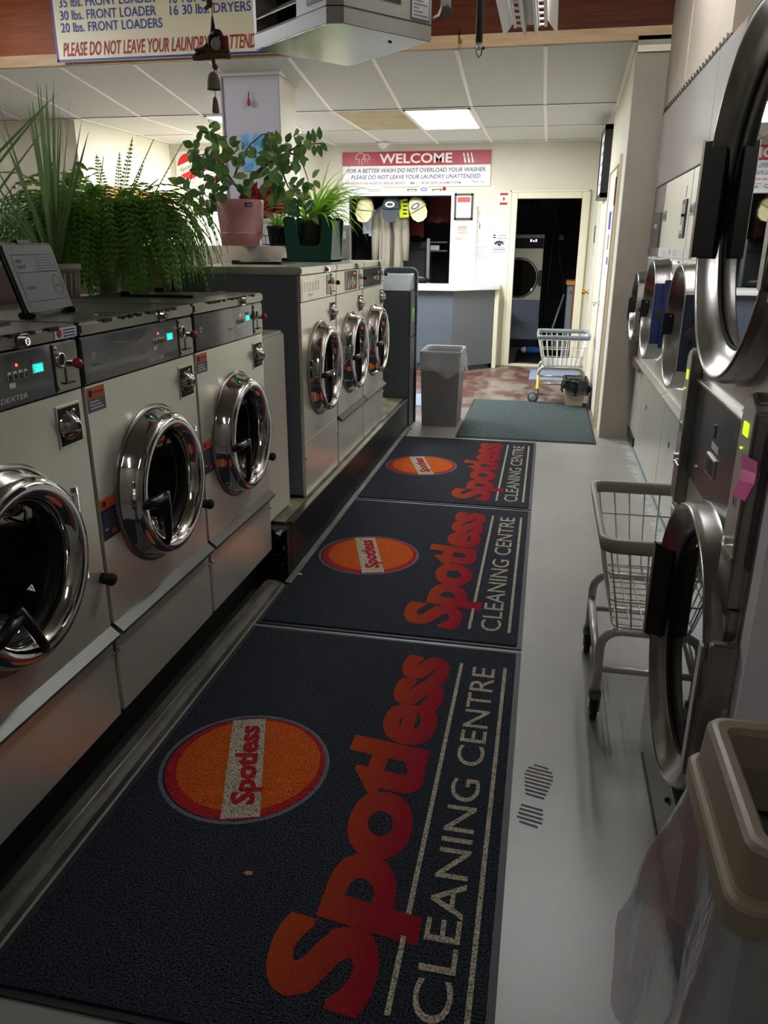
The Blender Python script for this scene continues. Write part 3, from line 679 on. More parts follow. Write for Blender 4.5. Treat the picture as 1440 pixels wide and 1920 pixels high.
# ---- payment kiosk
k = thing('payment_kiosk', 'charcoal payment kiosk with sloping silver top and green decal', 'kiosk', (-1.19, 6.4, 0))
b = B(); b.prism([(6.22, 0), (6.22, 1.105), (6.46, 1.105), (6.46, 0)], 'x', -1.32, -1.068, kiosk_m, .006); b.box(-1.067, 6.24, 0, -1.06, 6.45, .735, kiosk_m); b.box(-1.067, 6.24, .745, -1.06, 6.45, 1.10, kiosk_m); b.build('kiosk_body', k)
b = B(); b.prism([(6.22, 1.105), (6.40, 1.225), (6.46, 1.235), (6.46, 1.105)], 'x', -1.318, -1.07, kiosk_l, .004); b.build('sloping_top', k)
b = B()
fp = [(-1.335, 0), (-1.05, 0), (-1.05, 1.215)]+arc((-1.105, 1.215), .055, 0, pi/2, 6)[1:]+arc((-1.28, 1.215), .055, pi/2, pi, 6)
b.prism(fp, 'y', 6.462, 6.52, kiosk_m, .006); b.build('face_frame', k)
b = B(); fe = [(-1.190+(p[0]+1.190)*1.03, p[1]*1.006) for p in fp]; b.prism(fe, 'y', 6.475, 6.497, kiosk_l, .003); b.build('frame_edge', k)
b = B(); b.box(-1.060, 6.27, .86, -1.058, 6.42, .97, green_d); b.tube([(-1.058, 6.29, .95), (-1.058, 6.305, .92), (-1.058, 6.33, .935), (-1.058, 6.355, .955)], .004, white_t, 5); b.tube([(-1.058, 6.36, .965), (-1.058, 6.365, .89)], .004, white_t, 5); b.build('green_decal', k)
b = B(); b.cyl((-1.29, 6.22, 1.03), (-1.29, 6.215, 1.03), .012, black, 12); b.build('lock', k)

# ================================================================== DRYERS (built facing +x, turned round to face the aisle)
def dryer_ring(t, yc, zc, r, dep=.085, tip='door', hinge_c=None, handle='black', seg=72):
    d = B()
    d.lathe([(r+.014, 0), (r+.014, .012), (r+.010, .016), (r+.009, .040), (r+.006, .044), (r+.004, dep-.004), (r+.001, dep), (r-.004, dep), (r-.008, dep-.004), (r-.022, dep*.72), (r-.040, dep*.42), (r-.056, .020), (r-.060, .014)], (0, yc, zc), X1, ringst, seg)
    door = d.build(tip, t)
    g = B(); g.lathe([(r-.054, .012), (0, .012)], (0, yc, zc), X1, mirror_g, seg); g.build('door_glass', door)
    g = B(); g.lathe([(r-.052, .016), (r-.058, .020), (r-.064, .0135)], (0, yc, zc), X1, blackm, seg); g.build('glass_seal', door)
    return door
def dryer_handle(door, yc, zc, r, dep, h, wrap=False, edge=False, k=1.):
    """black pull wrapping the free edge of the ring"""
    b = B(); y = yc-r
    b.prism([(dep+.012*k, y+.004), (dep+.014*k, y+.014*k), (dep-(dep-.030)*k, y+.064*k), (dep-(dep-.022)*k, y+.060*k), (dep-(dep-.022)*k, y+.045*k), (dep-.008, y+.006)], 'z', zc-h/2, zc+h/2, black, .002)
    if wrap: b.prism([(.020, y-.012), (dep+.010, y-.006), (dep+.012, y+.004), (dep-.005, y+.006), (.020, y-.002)], 'z', zc-h*.40, zc+h*.40, black, .002)
    for z in (-.40, .40): b.sph((dep*.72, y+.026, zc+h*z), .006, chrome, 8)
    h_ = b.build('door_handle', door)
    if edge: b = B(); b.prism([(dep+.014, y-.002), (dep+.016, y+.006), (dep+.012, y+.018), (dep+.009, y+.008)], 'z', zc-h/2-.004, zc+h/2+.004, steel_l, .001); b.build('handle_edge', door)
def hinge_bar(door, yc, zc, r, dep, m, h=.36):
    b = B(); b.box(.03, yc+r-.028, zc-h/2, dep+.004, yc+r+.004, zc+h/2, m, .003); b.box(.0, yc+r+.012, zc-h/2-.02, .05, yc+r+.034, zc+h/2+.02, m, .004); b.build('door_hinge', door)
def big_dryer(label, y_far, y_near, style):
    W = y_far-y_near; t = thing('tumble_dryer', label, 'dryer', (0, 0, 0), 'tall single dryers along the right wall')
    DX = .86; HT = 1.83
    b = B(); e = .003
    b.box(-DX, e, 0, -.012, W-e, HT, side_p); b.build('cabinet', t)
    b = B(); b.box(-.012, e, .665, 0, W-e, 1.385, steel, .002); b.build('front_panel', t)
    b = B(); b.box(-.012, e, .05, .0, W-e, .645, steel, .002); b.prism([(0, .668), (.030, .652), (.030, .640), (0, .640)], 'y', e, W-e, steel_l)
    if style == 'A': b.box(0, e, .05, .012, W*.75, .12, black, .003); b.box(0, e, .60, .035, W*.8, .652, steel_d, .003); b.sph((.006, W*.5, .58), .012, chrome, 10)
    else: b.box(0, W*.28, .42, .003, W*.29, .45, black)
    b.build('lint_panel', t)
    b = B(); b.box(-.03, e, 0, -.02, W-e, .05, blackm); b.build('toe_kick', t)
    b = B(); b.box(-.012, e, 1.44, .0, W-e, HT, steel_l if style != 'A' else steel_d, .002); cp = b.build('control_panel', t)
    b = B(); b.box(-.012, e, 1.385, .004, W-e, 1.44, mat('pale_label_strip', '#c9c8c4', .45) if style != 'A' else steel_d, .001)
    if style != 'A':
        b.box(.004, W*.5-.012, 1.40, .0046, W*.5+.012, 1.43, ink); b.text('6' if style == 'C' else '4', (.0048, W*.5-.007, 1.405), Y1, Z1, .02, orange_s)
        for i in range(3): b.box(.004, W*.62, 1.397+.012*i, .0044, W*.78, 1.400+.012*i, ink_g); b.box(.004, W*.2, 1.397+.012*i, .0044, W*.36, 1.400+.012*i, ink_g)
    for i in range(4): b.sph((.002, W*(.12+.25*i), 1.368), .007, chrome, 8)
    b.build('number_strip', t)
    if style == 'A':
        b = B(); b.box(0, .03, 1.44, .004, W-.05, 1.66, pan_k, .002); strokes(b, (.0045, W*.36, 1.565), Y1, Z1, .16, .028, 6, white_t, 7); strokes(b, (.0045, W*.36, 1.49), Y1, Z1, .15, .02, 7, grey_s, 8); b.build('fascia', cp)
    else:
        b = B(); b.box(0, .03, 1.60, .004, .16, 1.66, steel_d, .001); b.box(.004, .045, 1.612, .0048, .145, 1.648, grey_s); strokes(b, (.005, .055, 1.618), Y1, Z1, .08, .022, 4, ink, 9); b.build('readout', cp)
        b = B(); y = W*.78; b.box(0, y, 1.49, .006, y+.15, 1.69, black, .002); b.box(.004, y+.02, 1.51, .008, y+.13, 1.67, steel_d, .002); b.box(.008, y+.10, 1.60, .022, y+.12, 1.615, black, .002); b.box(.008, y+.03, 1.53, .010, y+.11, 1.56, steel_l); b.box(.0, y+.06, 1.70, .002, y+.064, 1.76, black); b.build('coin_box', cp)
    r = .288 if style != 'A' else .235; yc = W*.5 if style != 'A' else W*.5; zc = 1.078 if style != 'A' else 1.04; dep = .095
    if style == 'C': yc = W-.49
    door = dryer_ring(t, yc, zc, r, dep); dryer_handle(door, yc, zc-.03, r, dep, .15 if style != 'A' else .17, style == 'A', False, .55); hinge_bar(door, yc, zc, r, dep, {'A': steel_d, 'B': navy_pl, 'C': mat('slate_plastic', '#3c4656', .35)}[style], .34)
    t.location = (.703, y_far, 0); t.rotation_euler = (0, 0, pi)
    return t
big_dryer('tall stainless dryer with a black control fascia beside the beige wall end', 6.15, 5.60, 'A')
big_dryer('tall stainless dryer with a navy blue door hinge', 5.592, 4.560, 'B')
big_dryer('tall stainless dryer with slate grey door hinge, half hidden by the stacked dryer', 4.552, 3.52, 'C')
# white metal panels over the tall dryers
for i, (y0, y1) in enumerate(((4.235, 6.15), (3.52, 4.228))):
    b = B(); b.box(.700, y0, 1.838, .73, y1, 2.31, mat('white_gloss_metal', '#d0cecb', .13, .55), .003)
    single(b, 'cover_panel', ('long white metal cover panel above the tall dryers, below the soffit', 'short white metal cover panel nearer the stacked dryer')[i], 'panel', (.71, (y0+y1)/2, 1.838), 'white cover panels above the dryers')

# stacked twin dryer, nearest on the right
DXP, DYF = .40, 2.12; DW = .72
def dl(u, v, x=DXP): p = PX(u, v, x); return (DYF-p.y, p.z)
t = thing('stacked_dryer', 'stacked stainless twin dryer with green displays and a pink tag, nearest on the right', 'dryer', (0, 0, 0))
b = B(); e = .003; b.box(-.78, e, 0, -.012, DW-e, 1.98, side_p); b.box(-.78, DW-e, 0, 0, DW+.010, 1.98, steel_d); b.build('cabinet', t)
b = B(); b.box(-.012, e, .25, 0, DW-e, .885, steel, .002); b.build('lower_front', t)
b = B(); b.box(-.012, e, 1.135, 0, DW-e, 1.98, steel, .002); b.build('upper_front', t)
b = B(); b.box(-.012, e, .885, .006, DW-e, 1.135, mat('dryer_mid_grey', '#55585a', .22, .3), .003); b.box(-.01, .03, 1.128, .016, DW-.06, 1.137, steel_d, .002); b.build('control_panel', t)
yc = .41
dr = dryer_ring(t, yc, 1.53, .338, .058, 'upper_door'); dryer_handle(dr, yc, 1.55, .338, .058, .25, False, True); hinge_bar(dr, yc, 1.53, .310, .055, steel_d, .3)
dr = dryer_ring(t, yc, .572, .322, .055, 'lower_door'); dryer_handle(dr, yc, .565, .322, .055, .27, False, True); hinge_bar(dr, yc, .572, .300, .055, steel_d, .3)
for nm, y0, y1, zt, led in (('far_coin_unit', -.02, .055, 1.205, .02), ('near_coin_unit', DW-.112, DW-.015, 1.205, .034)):
    b = B(); zb = .80; ym = (y0+y1)/2; rr_ = (y1-y0)/2
    b.prism([(y0, zb), (y1, zb), (y1, zt-rr_)]+arc((ym, zt-rr_), rr_, 0, pi, 8)[1:-1]+[(y0, zt-rr_)], 'x', 0, .028, steel_d, .004)
    b.prism([(y0+.008, .905), (y1-.008, .905), (y1-.008, zt-rr_)]+arc((ym, zt-rr_), rr_-.008, 0, pi, 8)[1:-1]+[(y0+.008, zt-rr_)], 'x', .026, .0295, steel, .0)
    b.box(.027, y0+.004, .895, .031, y1-.004, .902, chrome); b.cyl((.029, ym, .92), (.038, ym, .92), .010, chrome, 12); b.box(.029, ym-.012, .99, .031, ym+.012, 1.012, steel_l); b.box(.031, ym-.002, .993, .0315, ym+.002, 1.009, black)
    cu_ = b.build('coin_unit', t)
    b = B(); b.box(.029, ym-led/2, 1.125, .031, ym+led/2, 1.15, green_l, .001); b.sph((.03, ym-.012, 1.10), .003, green_l, 6); b.build('display', cu_)
    b = B(); b.box(-.0, y0+.004, .66, .020, y1+.0, .795, steel_d, .003); b.box(.018, y0+.014, .685, .0215, y1-.01, .775, steel, .0); b.box(.021, ym-.004, .72, .0222, ym+.006, .735, black); b.build('coin_vault', t)
b = B(); b.box(.006, .30, 1.04, .0075, .32, 1.07, black); b.build('key_slot', t)
b = B(); b.box(.006, .275, .955, .010, .365, 1.0, steel_l, .001); b.box(.0095, .28, .960, .0105, .36, .995, black); b.build('recessed_pull', t)
b = B(); b.box(.006, .30, 1.015, .0072, .37, 1.03, paper); b.build('paper_label', t)
b = B(); b.box(.006, .49, 1.08, .0072, .535, 1.115, grey_s); b.build('grey_label', t)
b = B(); b.box(0, .44, .84, .0015, .50, .865, mat('pale_pink_sticker', '#c49aa0', .6)); b.build('pink_sticker', t)
b = B(); b.box(0, .06, 1.15, .0015, .13, 1.175, paper); b.build('white_sticker', t)
b = B(); b.prism([(0, .245), (.028, .24), (.028, .04), (0, .04)], 'y', .02, DW-.02, steel_d, .003); b.sph((.03, .5, .19), .008, black, 8); b.box(.028, .50, .19, .030, .52, .20, black); b.build('lint_door', t)
t.location = (DXP, DYF, 0); t.rotation_euler = (0, 0, pi)
# bracket hinge at the lower door
b = B()
# pink paper tag curling from the coin unit
LP_ = [PX(1391, 852, .366), PX(1390, 878, .362), PX(1386, 900, .352), PX(1371, 928, .345)]; RP_ = [PX(1419, 866, .366), PX(1418, 888, .362), PX(1414, 908, .352), PX(1397, 940, .345)]
vs = []; fs = []
for p, q in zip(LP_, RP_): vs += [p, q]
for i in range(3): fs.append((2*i, 2*i+1, 2*i+3, 2*i+2))
n = len(vs); vs += [v+V((.0014, 0, 0)) for v in vs]; fs += [tuple(k+n for k in f)[::-1] for f in fs]+[(0, 2, 2+n, n), (1, 1+n, 3+n, 3)]
b.raw(vs, fs, pink_t); single(b, 'paper_tag', 'bright pink paper tag hanging on the near coin unit of the stacked dryer', 'tag', tuple(LP_[0]))

# ================================================================== MATS ON THE FLOOR
def logo_mat(label, y0):
    L, x0, x1 = 1.63, -1.063, 0.0; cx, cy = (x0+x1)/2, y0+L/2
    b = B(); b.box(x0, y0, .0005, x1, y0+L, .005, rub, .0015); b.box(x0+.018, y0+.018, .004, x1-.018, y0+L-.018, .0095, pile, .003)
    z = .0099; N = 48
    C = V((-.77, y0+.79, z)); R = .235
    def disc(r, m, lift, c=C): b.raw([c+V((r*cos(a), r*sin(a), lift)) for a in [2*pi*i/N for i in range(N)]], [tuple(range(N))], m)
    disc(R+.012, mat_gy, 0); disc(R, pile, .0002); disc(R-.004, mat_rd, .0004, C+V((.004, 0, 0))); disc(R-.026, mat_or, .0006, C+V((.008, .012, 0)))
    # slanted cream band with the small word
    d = V((-.145, .45, 0)).normalized(); n = V((d.y, -d.x, 0)); hw = .052
    pts = []
    for s, sg in ((-hw, 1), (hw, -1)):
        k = math.sqrt((R-.004)**2-s*s); pts += [C+n*s-d*k*sg, C+n*s+d*k*sg]
    b.raw([p+V((0, 0, .0010)) for p in pts], [(0, 1, 2, 3)], mat_w)
    b.text('Spotless', C+n*.032-d*.175+V((0, 0, .0012)), d, -n, .062, mat_rd, w=.36, bold=.02, shear=.12, res=2, space=.97, fat=.035)
    k = R-.01
    # big word running away from the viewer, tops of the letters to the left
    b.text('Spotless', (-.262, y0+.10, z+.0004), Y1, -X1, .225, mat_gr, w=1.40, bold=.022, shear=.14, res=4, space=.97, cap=.72, fat=.035)
    for x in (-.21, -.053): b.box(x-.006, y0+.115, z-.002, x+.006, y0+1.495, z+.0006, mat_w)
    b.text('CLEANING CENTRE', (-.088, y0+.115, z+.0004), Y1, -X1, .080, mat_w, w=1.365, bold=.004, res=4)
    return single(b, 'logo_mat', label, 'mat', (cx-cx*0-.0, y0, 0) if False else (0, y0, 0), 'dark logo mats laid end to end')
logo_mat('dark charcoal mat with orange oval logo and cleaning centre lettering, nearest the viewer', .967)
logo_mat('dark charcoal logo mat in the middle of three, touching the crumbled plinth end', 2.618)
logo_mat('dark charcoal logo mat farthest away, meeting the plain grey-green mat', 4.272)
def plain(name, label, x0, y0, x1, y1, m, edge=rub):
    b = B(); b.box(x0, y0, .0005, x1, y1, .005, edge, .0015); b.box(x0+.02, y0+.02, .004, x1-.02, y1-.02, .010, m, .003); single(b, name, label, 'mat', ((x0+x1)/2, (y0+y1)/2, 0))
plain('floor_mat', 'plain grey-green carpet mat in front of the doorway, beyond the logo mats', -.64, 5.96, .455, 7.60, pile_g)
plain('floor_mat', 'pale blue mat under the far laundry cart by the doorway', -.135, 8.90, .455, 9.66, pile_b, pile_b)
plain('floor_mat', 'black mat inside the dark back room doorway', -.37, 10.3, .28, 11.6, pile_k)
plain('floor_mat', 'pale blue mat corner seen between the kiosk and the grey bin', -1.6, 7.1, -1.02, 7.75, pile_b, pile_b)
# dusty shoe prints
b = B()
def sole(c, a, s):
    d = V((cos(a), sin(a), 0)); n = V((-d.y, d.x, 0)); prof = [(-.13, .022), (-.11, .034), (-.07, .032), (-.02, .024), (.03, .034), (.08, .042), (.115, .034), (.13, .016)]
    for i in range(16):
        t = -.125+.25*i/15
        wv = None
        for (p, q), (p2, q2) in zip(prof, prof[1:]):
            if p <= t <= p2: wv = q+(q2-q)*(t-p)/(p2-p)
        if wv and abs(t+.03) > .014:
            o = V((c[0], c[1], .0008)) + d*t; b.raw([o-n*wv-d*.004, o+n*wv-d*.004+d*.006, o+n*wv+d*.003+d*.006, o-n*wv+d*.003], [(0, 1, 2, 3)], print_m)
print_m = mat('dusty_print', '#45423d', .8)
p = GZ(1003, 1490); sole((p.x, p.y), 1.45, 1)
single(b, 'shoe_print', 'dusty ribbed shoe print on the grey floor beside the nearest logo mat', 'print', (p.x, p.y, 0))

# ================================================================== COUNTER, SIGNS AND PAPERS AT THE BACK
ct = thing('service_counter', 'pale topped service counter with blue-grey angled front below the pass-through window', 'counter', (-1.2, 9.5, 0))
P = [(-2.40, 9.26), (-1.075, 9.26), (-.605, 9.72), (-.605, 9.955), (-2.40, 9.955)]
b = B(); b.prism([(-2.42, 9.20), (-1.06, 9.20), (-.56, 9.68), (-.56, 9.955), (-2.42, 9.955)], 'z', .945, .995, counter_t, .006); b.build('worktop', ct)
b = B(); b.prism([(-2.40, 9.26), (-1.075, 9.26), (-1.075, 9.90), (-2.40, 9.90)], 'z', .10, .945, counter_f); b.build('front_panel', ct)
b = B(); b.prism([(-1.075, 9.258), (-.625, 9.70), (-.625, 9.90), (-1.075, 9.90)], 'z', .06, .945, counter_f2); b.build('angled_panel', ct)
b = B(); b.prism([(-2.38, 9.34), (-1.10, 9.34), (-.66, 9.76), (-.66, 9.90), (-2.38, 9.90)], 'z', 0, .11, grey_s); b.build('toe_kick', ct)
b = B(); b.box(-.62, 9.70, 0, -.57, 9.955, .945, trim_m, .004); b.build('end_panel', ct)
b = B(); q = PY(890, 527, 9.86)
b.cyl((q.x, 9.86, .995), (q.x, 9.86, 1.86), .010, tube_w, 10); b.cyl((q.x, 9.86, .995), (q.x, 9.86, 1.005), .045, tube_w, 16); b.cyl((q.x, 9.86, 1.86), (q.x, 9.86, 1.885), .015, tube_w, 10); b.tube([(q.x+.01, 9.86, 1.72), (q.x+.035, 9.86, 1.70), (q.x+.03, 9.86, 1.64)], .006, steel_d, 6)
single(b, 'counter_pole', 'thin pale metal pole standing on the counter', 'pole', (q.x, 9.86, .995))
YS = BW-.004
def rect(u0, v0, u1, v1, y=BW): a, c = PY(u0, v0, y), PY(u1, v1, y); return a.x, c.z, c.x, a.z
def sheet(name, label, cat, u0, v0, u1, v1, m=paper, fill=None, grp=None, th=.004):
    x0, z0, x1, z1 = rect(u0, v0, u1, v1); b = B(); b.box(x0, BW-th, z0, x1, BW-.0005, z1, m)
    if fill: fill(b, x0, z0, x1, z1, BW-th-.0006)
    single(b, name, label, cat, ((x0+x1)/2, BW, z0), grp)
def wt(b, s, x, z, y, h, m, w=None, **k): b.text(s, (x, y, z), X1, Z1, h, m, w=w, **k)
def lines(b, x0, x1, z0, z1, y, n, m=ink_g, t=.006, rnd=1):
    R = random.Random(n*7+int(x0*100))
    for i in range(n):
        z = z1-(z1-z0)*(i+.5)/n; s = R.uniform(0, .25)*(x1-x0)/2*rnd; b.box(x0+s, y-.0002, z-t/2, x1-s, y, z+t/2, m)
# WELCOME sign
a, c = PY(643, 286, BW), PY(919, 345, BW)
sx0, sx1, sz1, sz0 = a.x, c.x, PY(920, 281, BW).z, PY(780, 350, BW).z
sg = thing('welcome_sign', 'wide red and cream welcome sign on the back wall above the pass-through', 'sign', ((sx0+sx1)/2, BW, sz0)); W = sx1-sx0; Hs = sz1-sz0
b = B(); b.box(sx0, BW-.02, sz0, sx1, BW-.001, sz1, sign_w, .002); b.build('sign_board', sg)
b = B(); zr = sz1-Hs*.40; b.box(sx0, BW-.022, zr, sx1, BW-.019, sz1, sign_red); b.build('red_band', sg)
y = BW-.0225; b = B()
wt(b, 'WELCOME', sx0+W*.255, zr+Hs*.075, y, Hs*.26, ink_w, W*.49, bold=.022)
b.build('welcome_word', sg); b = B()
for (fx, r) in ((.125, .050), (.165, .036)):
    cx, cz = sx0+W*fx, zr+Hs*.22
    b.tube([(cx+r*1.15*cos(t), y, cz+r*1.2*sin(t)) for t in [pi*i/10 for i in range(11)]]+[(cx-r*1.15, y, cz-.012), (cx-.015, y, cz-.006), (cx-.018, y, cz-r*1.6), (cx+.018, y, cz-r*1.6), (cx+.015, y, cz-.006), (cx+r*1.15, y, cz-.012), (cx+r*1.15, y, cz)], .004, ink_w, 4)
b.build('mushroom_drawing', sg); b = B()
for i in range(3):
    x = sx0+W*(.815+.025*i); b.prism([(x, zr+Hs*.32), (x+.014, zr+Hs*.33), (x+.045, zr+Hs*.06), (x+.022, zr+Hs*.05)], 'y', y-.001, y, ink_w); b.box(x+.004, y-.0016, zr+Hs*.20, x+.022, y-.001, zr+Hs*.22, sign_red)
b.build('brush_drawing', sg); b = B()
wt(b, 'FOR A BETTER WASH DO NOT OVERLOAD YOUR WASHER.', sx0+W*.03, zr-Hs*.19, y+.002, Hs*.115, ink_b, W*.94, shear=.18, bold=.01)
b.build('lettering', sg); b = B()
wt(b, 'PLEASE DO NOT LEAVE YOUR LAUNDRY UNATTENDED.', sx0+W*.06, zr-Hs*.375, y+.002, Hs*.115, ink_b, W*.88, shear=.18, bold=.01)
b.build('lettering', sg); b = B()
wt(b, 'WE RESERVE THE RIGHT TO REFUSE SERVICE', sx0+W*.02, zr-Hs*.53, y+.002, Hs*.065, ink_br, W*.41, bold=.012); wt(b, '24 HR VIDEO ALARM SYSTEM', sx0+W*.54, zr-Hs*.53, y+.002, Hs*.065, ink_br, W*.265, bold=.012)
b.box(sx0+W*.465, y+.0015, zr-Hs*.53, sx0+W*.495, y+.002, zr-Hs*.47, ink_g)
b.build('lettering', sg); b = B()
wt(b, 'Thank You', sx0+W*.875, zr-Hs*.50, y+.002, Hs*.06, ink, W*.085, shear=.3); b.build('lettering', sg)
# little notices on the window head
x0, z0, x1, z1 = rect(650, 352, 740, 364)
sheet('paper_notice', 'narrow white paper strip with fine print, left above the pass-through window', 'notice', 652, 351, 680, 365, paper, lambda b, x0, z0, x1, z1, y: lines(b, x0+.02, x1-.02, z0+.02, z1-.02, y, 3), 'strips above the window')
sheet('paper_notice', 'wider white paper strip with fine print beside the narrow strip above the window', 'notice', 685, 351, 718, 366, paper, lambda b, x0, z0, x1, z1, y: lines(b, x0+.02, x1-.02, z0+.02, z1-.02, y, 3), 'strips above the window')
sheet('name_plate', 'dark brown name plate above the window, left of the oval badge', 'plate', 764, 354.5, 781, 359.5, mat('brown_plate', '#5a4a40', .5), lambda b, x0, z0, x1, z1, y: lines(b, x0+.01, x1-.01, z0+.008, z1-.008, y, 1, paper, .010), 'plates above the window', .01)
sheet('name_plate', 'dark brown name plate above the window, right of the oval badge', 'plate', 811, 354.5, 828, 359.5, MATS['brown_plate'], lambda b, x0, z0, x1, z1, y: lines(b, x0+.01, x1-.01, z0+.008, z1-.008, y, 1, paper, .010), 'plates above the window', .01)
q = PY(795, 355, BW); b = B(); b.box(q.x-.05, BW-.006, q.z-.035, q.x+.05, BW-.001, q.z+.035, paper); b.raw([(q.x+.04*cos(t), BW-.007, q.z+.02*sin(t)) for t in [i*pi/10 for i in range(20)]], [tuple(range(20))], ink_b); b.raw([(q.x+.03*cos(t), BW-.0078, q.z+.010*sin(t)) for t in [i*pi/10 for i in range(20)]], [tuple(range(20))], paper); single(b, 'oval_badge', 'white badge with blue oval above the pass-through window', 'badge', (q.x, BW, q.z))
q = PY(833, 354, BW); b = B(); b.lathe([(0, .018), (.018, .012), (.022, 0)], (q.x, BW-.001, q.z), -Y1, red_p, 16); b.bm.verts.ensure_lookup_table(); single(b, 'alarm_button', 'small round red alarm button above the right end of the window', 'button', (q.x, BW, q.z))
# framed certificate
x0, z0, x1, z1 = rect(853, 363, 886, 412)
f = thing('framed_certificate', 'framed certificate with a sunset print on the back wall', 'picture', ((x0+x1)/2, BW, z0))
b = B()
for a in ((x0, z0, x1, z0+.022), (x0, z1-.022, x1, z1), (x0, z0, x0+.022, z1), (x1-.022, z0, x1, z1)): b.box(a[0], BW-.025, a[1], a[2], BW-.001, a[3], mat('dark_frame', '#3a2c24', .4))
b.build('frame', f)
b = B(); b.box(x0+.02, BW-.012, z0+.02, x1-.02, BW-.008, z1-.02, paper); b.box(x0+.035, BW-.0128, z1-.10, x1-.035, BW-.012, z1-.04, sun_img); b.box(x0+.03, BW-.0125, z0+.03, x1-.03, BW-.012, z0+.034, ink_br); lines(b, x0+.05, x1-.05, z0+.07, z1-.12, BW-.0125, 7, ink_g, .005); b.build('certificate', f)
sheet('paper_notice', 'small cream notice with orange writing under the framed certificate', 'notice', 855, 422, 878, 441, mat('cream_paper', '#e8ddc0', .7), lambda b, x0, z0, x1, z1, y: [lines(b, x0+.015, x1-.015, z0+.07, z1-.01, y, 2, ink_br, .008), lines(b, x0+.015, x1-.015, z0+.01, z0+.07, y, 2, orange_s, .008)])
sheet('paper_notice', 'curled white slip reading video, beside the window frame', 'notice', 849, 443, 871, 455, paper, lambda b, x0, z0, x1, z1, y: wt(b, 'VIDEO', x0+.03, z0+.03, y, .028, ink, .10, bold=.02))
sheet('paper_notice', 'white sheet with three lines of grey writing, right of the counter pole', 'notice', 896, 410, 927, 433, paper, lambda b, x0, z0, x1, z1, y: [wt(b, 'Take your time', x0+.02, z1-.045, y, .026, ink_g, .19), wt(b, 'Do not rush', x0+.03, z1-.095, y, .026, ink_g, .16), wt(b, 'Enjoy Your Day', x0+.02, z0+.01, y, .026, ink_g, .19)])
def poster(b, x0, z0, x1, z1, y):
    q = V((x0+.05, y, z1-.05)); b.raw([q+V((.022*cos(t), 0, .022*sin(t))) for t in [i*pi/8 for i in range(16)]], [tuple(range(16))], ink); b.box(q.x-.022, y-.0006, q.z-.004, q.x+.022, y-.0003, q.z+.006, paper)
    wt(b, 'Spotless', x0+.10, z1-.045, y, .018, ink, .09, bold=.02); wt(b, 'Special Wash', x0+.085, z1-.08, y, .018, ink, .125, bold=.02); lines(b, x0+.02, x1-.02, z1-.21, z1-.095, y, 5, ink_g, .007)
    q = V(((x0+x1)/2, y, z0+.13))
    for k in range(5): t = pi*(k+.5)/5; c = q+V((.045*cos(t), 0, .028*sin(t))); b.raw([c+V((.017*cos(s), -.0002*k, .015*sin(s))) for s in [i*pi/5 for i in range(10)]], [tuple(range(10))], ink)
    b.box(q.x-.02, y-.0004, q.z-.02, q.x+.02, y, q.z+.01, ink); lines(b, x0+.03, x1-.03, z0+.02, z0+.09, y, 4, ink_g, .007)
sheet('poster', 'white poster with round logo and black clover emblem left of the doorway', 'poster', 920, 435, 952, 479, paper, poster)
sheet('paper_notice', 'tall faint white sheet behind the counter pole', 'notice', 880, 457, 914, 500, mat('pale_paper', '#e9e7e0', .7), lambda b, x0, z0, x1, z1, y: lines(b, x0+.03, x1-.03, z0+.06, z1-.03, y, 6, ink_g, .007))
sheet('paper_notice', 'small blank white slip below the clover poster', 'notice', 919, 480, 936, 489, paper)
def flag(b, x0, z0, x1, z1, y):
    h = z1-z0; b.box(x0, y-.0002, z0, x1, y, z0+h*.2, red_p); b.box(x0, y-.0002, z1-h*.2, x1, y, z1, red_p)
    c = V(((x0+x1)/2, y-.0004, (z0+z1)/2)); R = [.042, .014, .03, .016, .042, .018, .034, .012, .008, .012, .034, .018, .042, .016, .03, .014]
    b.raw([c+V((r*.8*cos(2*pi*i/16), 0, r*.8*sin(2*pi*i/16))) for i, r in enumerate(R)], [tuple(range(16))], red_p)
sheet('paper_flag', 'small red and white maple leaf flag hung sideways beside the doorway', 'flag', 938, 362, 951, 384, paper, flag)
q = PY(717, 276, BW); b = B(); b.lathe([(.0, -.075), (.03, -.07), (.045, -.05), (.05, -.045), (.05, -.03), (.075, -.025), (.08, 0), (0, 0)], (PY(718, 273, 9.7).x, 9.72, ZC-.004), Z1, white_p, 24); b.lathe([(.0, -.085), (.028, -.078), (.042, -.052)], (PY(718, 273, 9.7).x, 9.72, ZC-.004), Z1, kiosk_l, 20); single(b, 'smoke_detector', 'white dome camera on the ceiling above the welcome sign', 'detector', (PY(718, 273, 9.7).x, 9.72, ZC))

# right wall: framed board and the posters on the near door
f = thing('framed_board', 'deep black framed white board on the right wall above the doors', 'picture', (.49, 8.4, 1.9))
b = B(); b.box(.42, 8.02, 1.88, .489, 8.06, 2.50, black); b.box(.42, 8.64, 1.88, .489, 8.68, 2.50, black); b.box(.42, 8.02, 1.88, .489, 8.68, 1.92, black); b.box(.42, 8.02, 2.46, .489, 8.68, 2.50, black); b.build('frame', f)
b = B(); b.box(.43, 8.05, 1.91, .486, 8.65, 2.47, paper); 
for i in range(5): b.box(.429, 8.15, 2.0+.09*i, .4301, 8.5-.05*(i % 2), 2.03+.09*i, ink_g)
b.build('board_sheet', f)
b = B(); b.box(.474, 6.80, 1.28, .477, 7.40, 1.98, mat('white_poster', '#e4e6ec', .4)); b.box(.4735, 7.0, 1.58, .4742, 7.26, 1.72, ink_b); b.box(.4735, 7.02, 1.42, .4742, 7.2, 1.54, ink_g); b.box(.4735, 6.95, 1.30, .4742, 7.1, 1.36, ink_b); single(b, 'poster', 'glossy white poster with blue print on the nearer side door', 'poster', (.475, 7.1, 1.28))
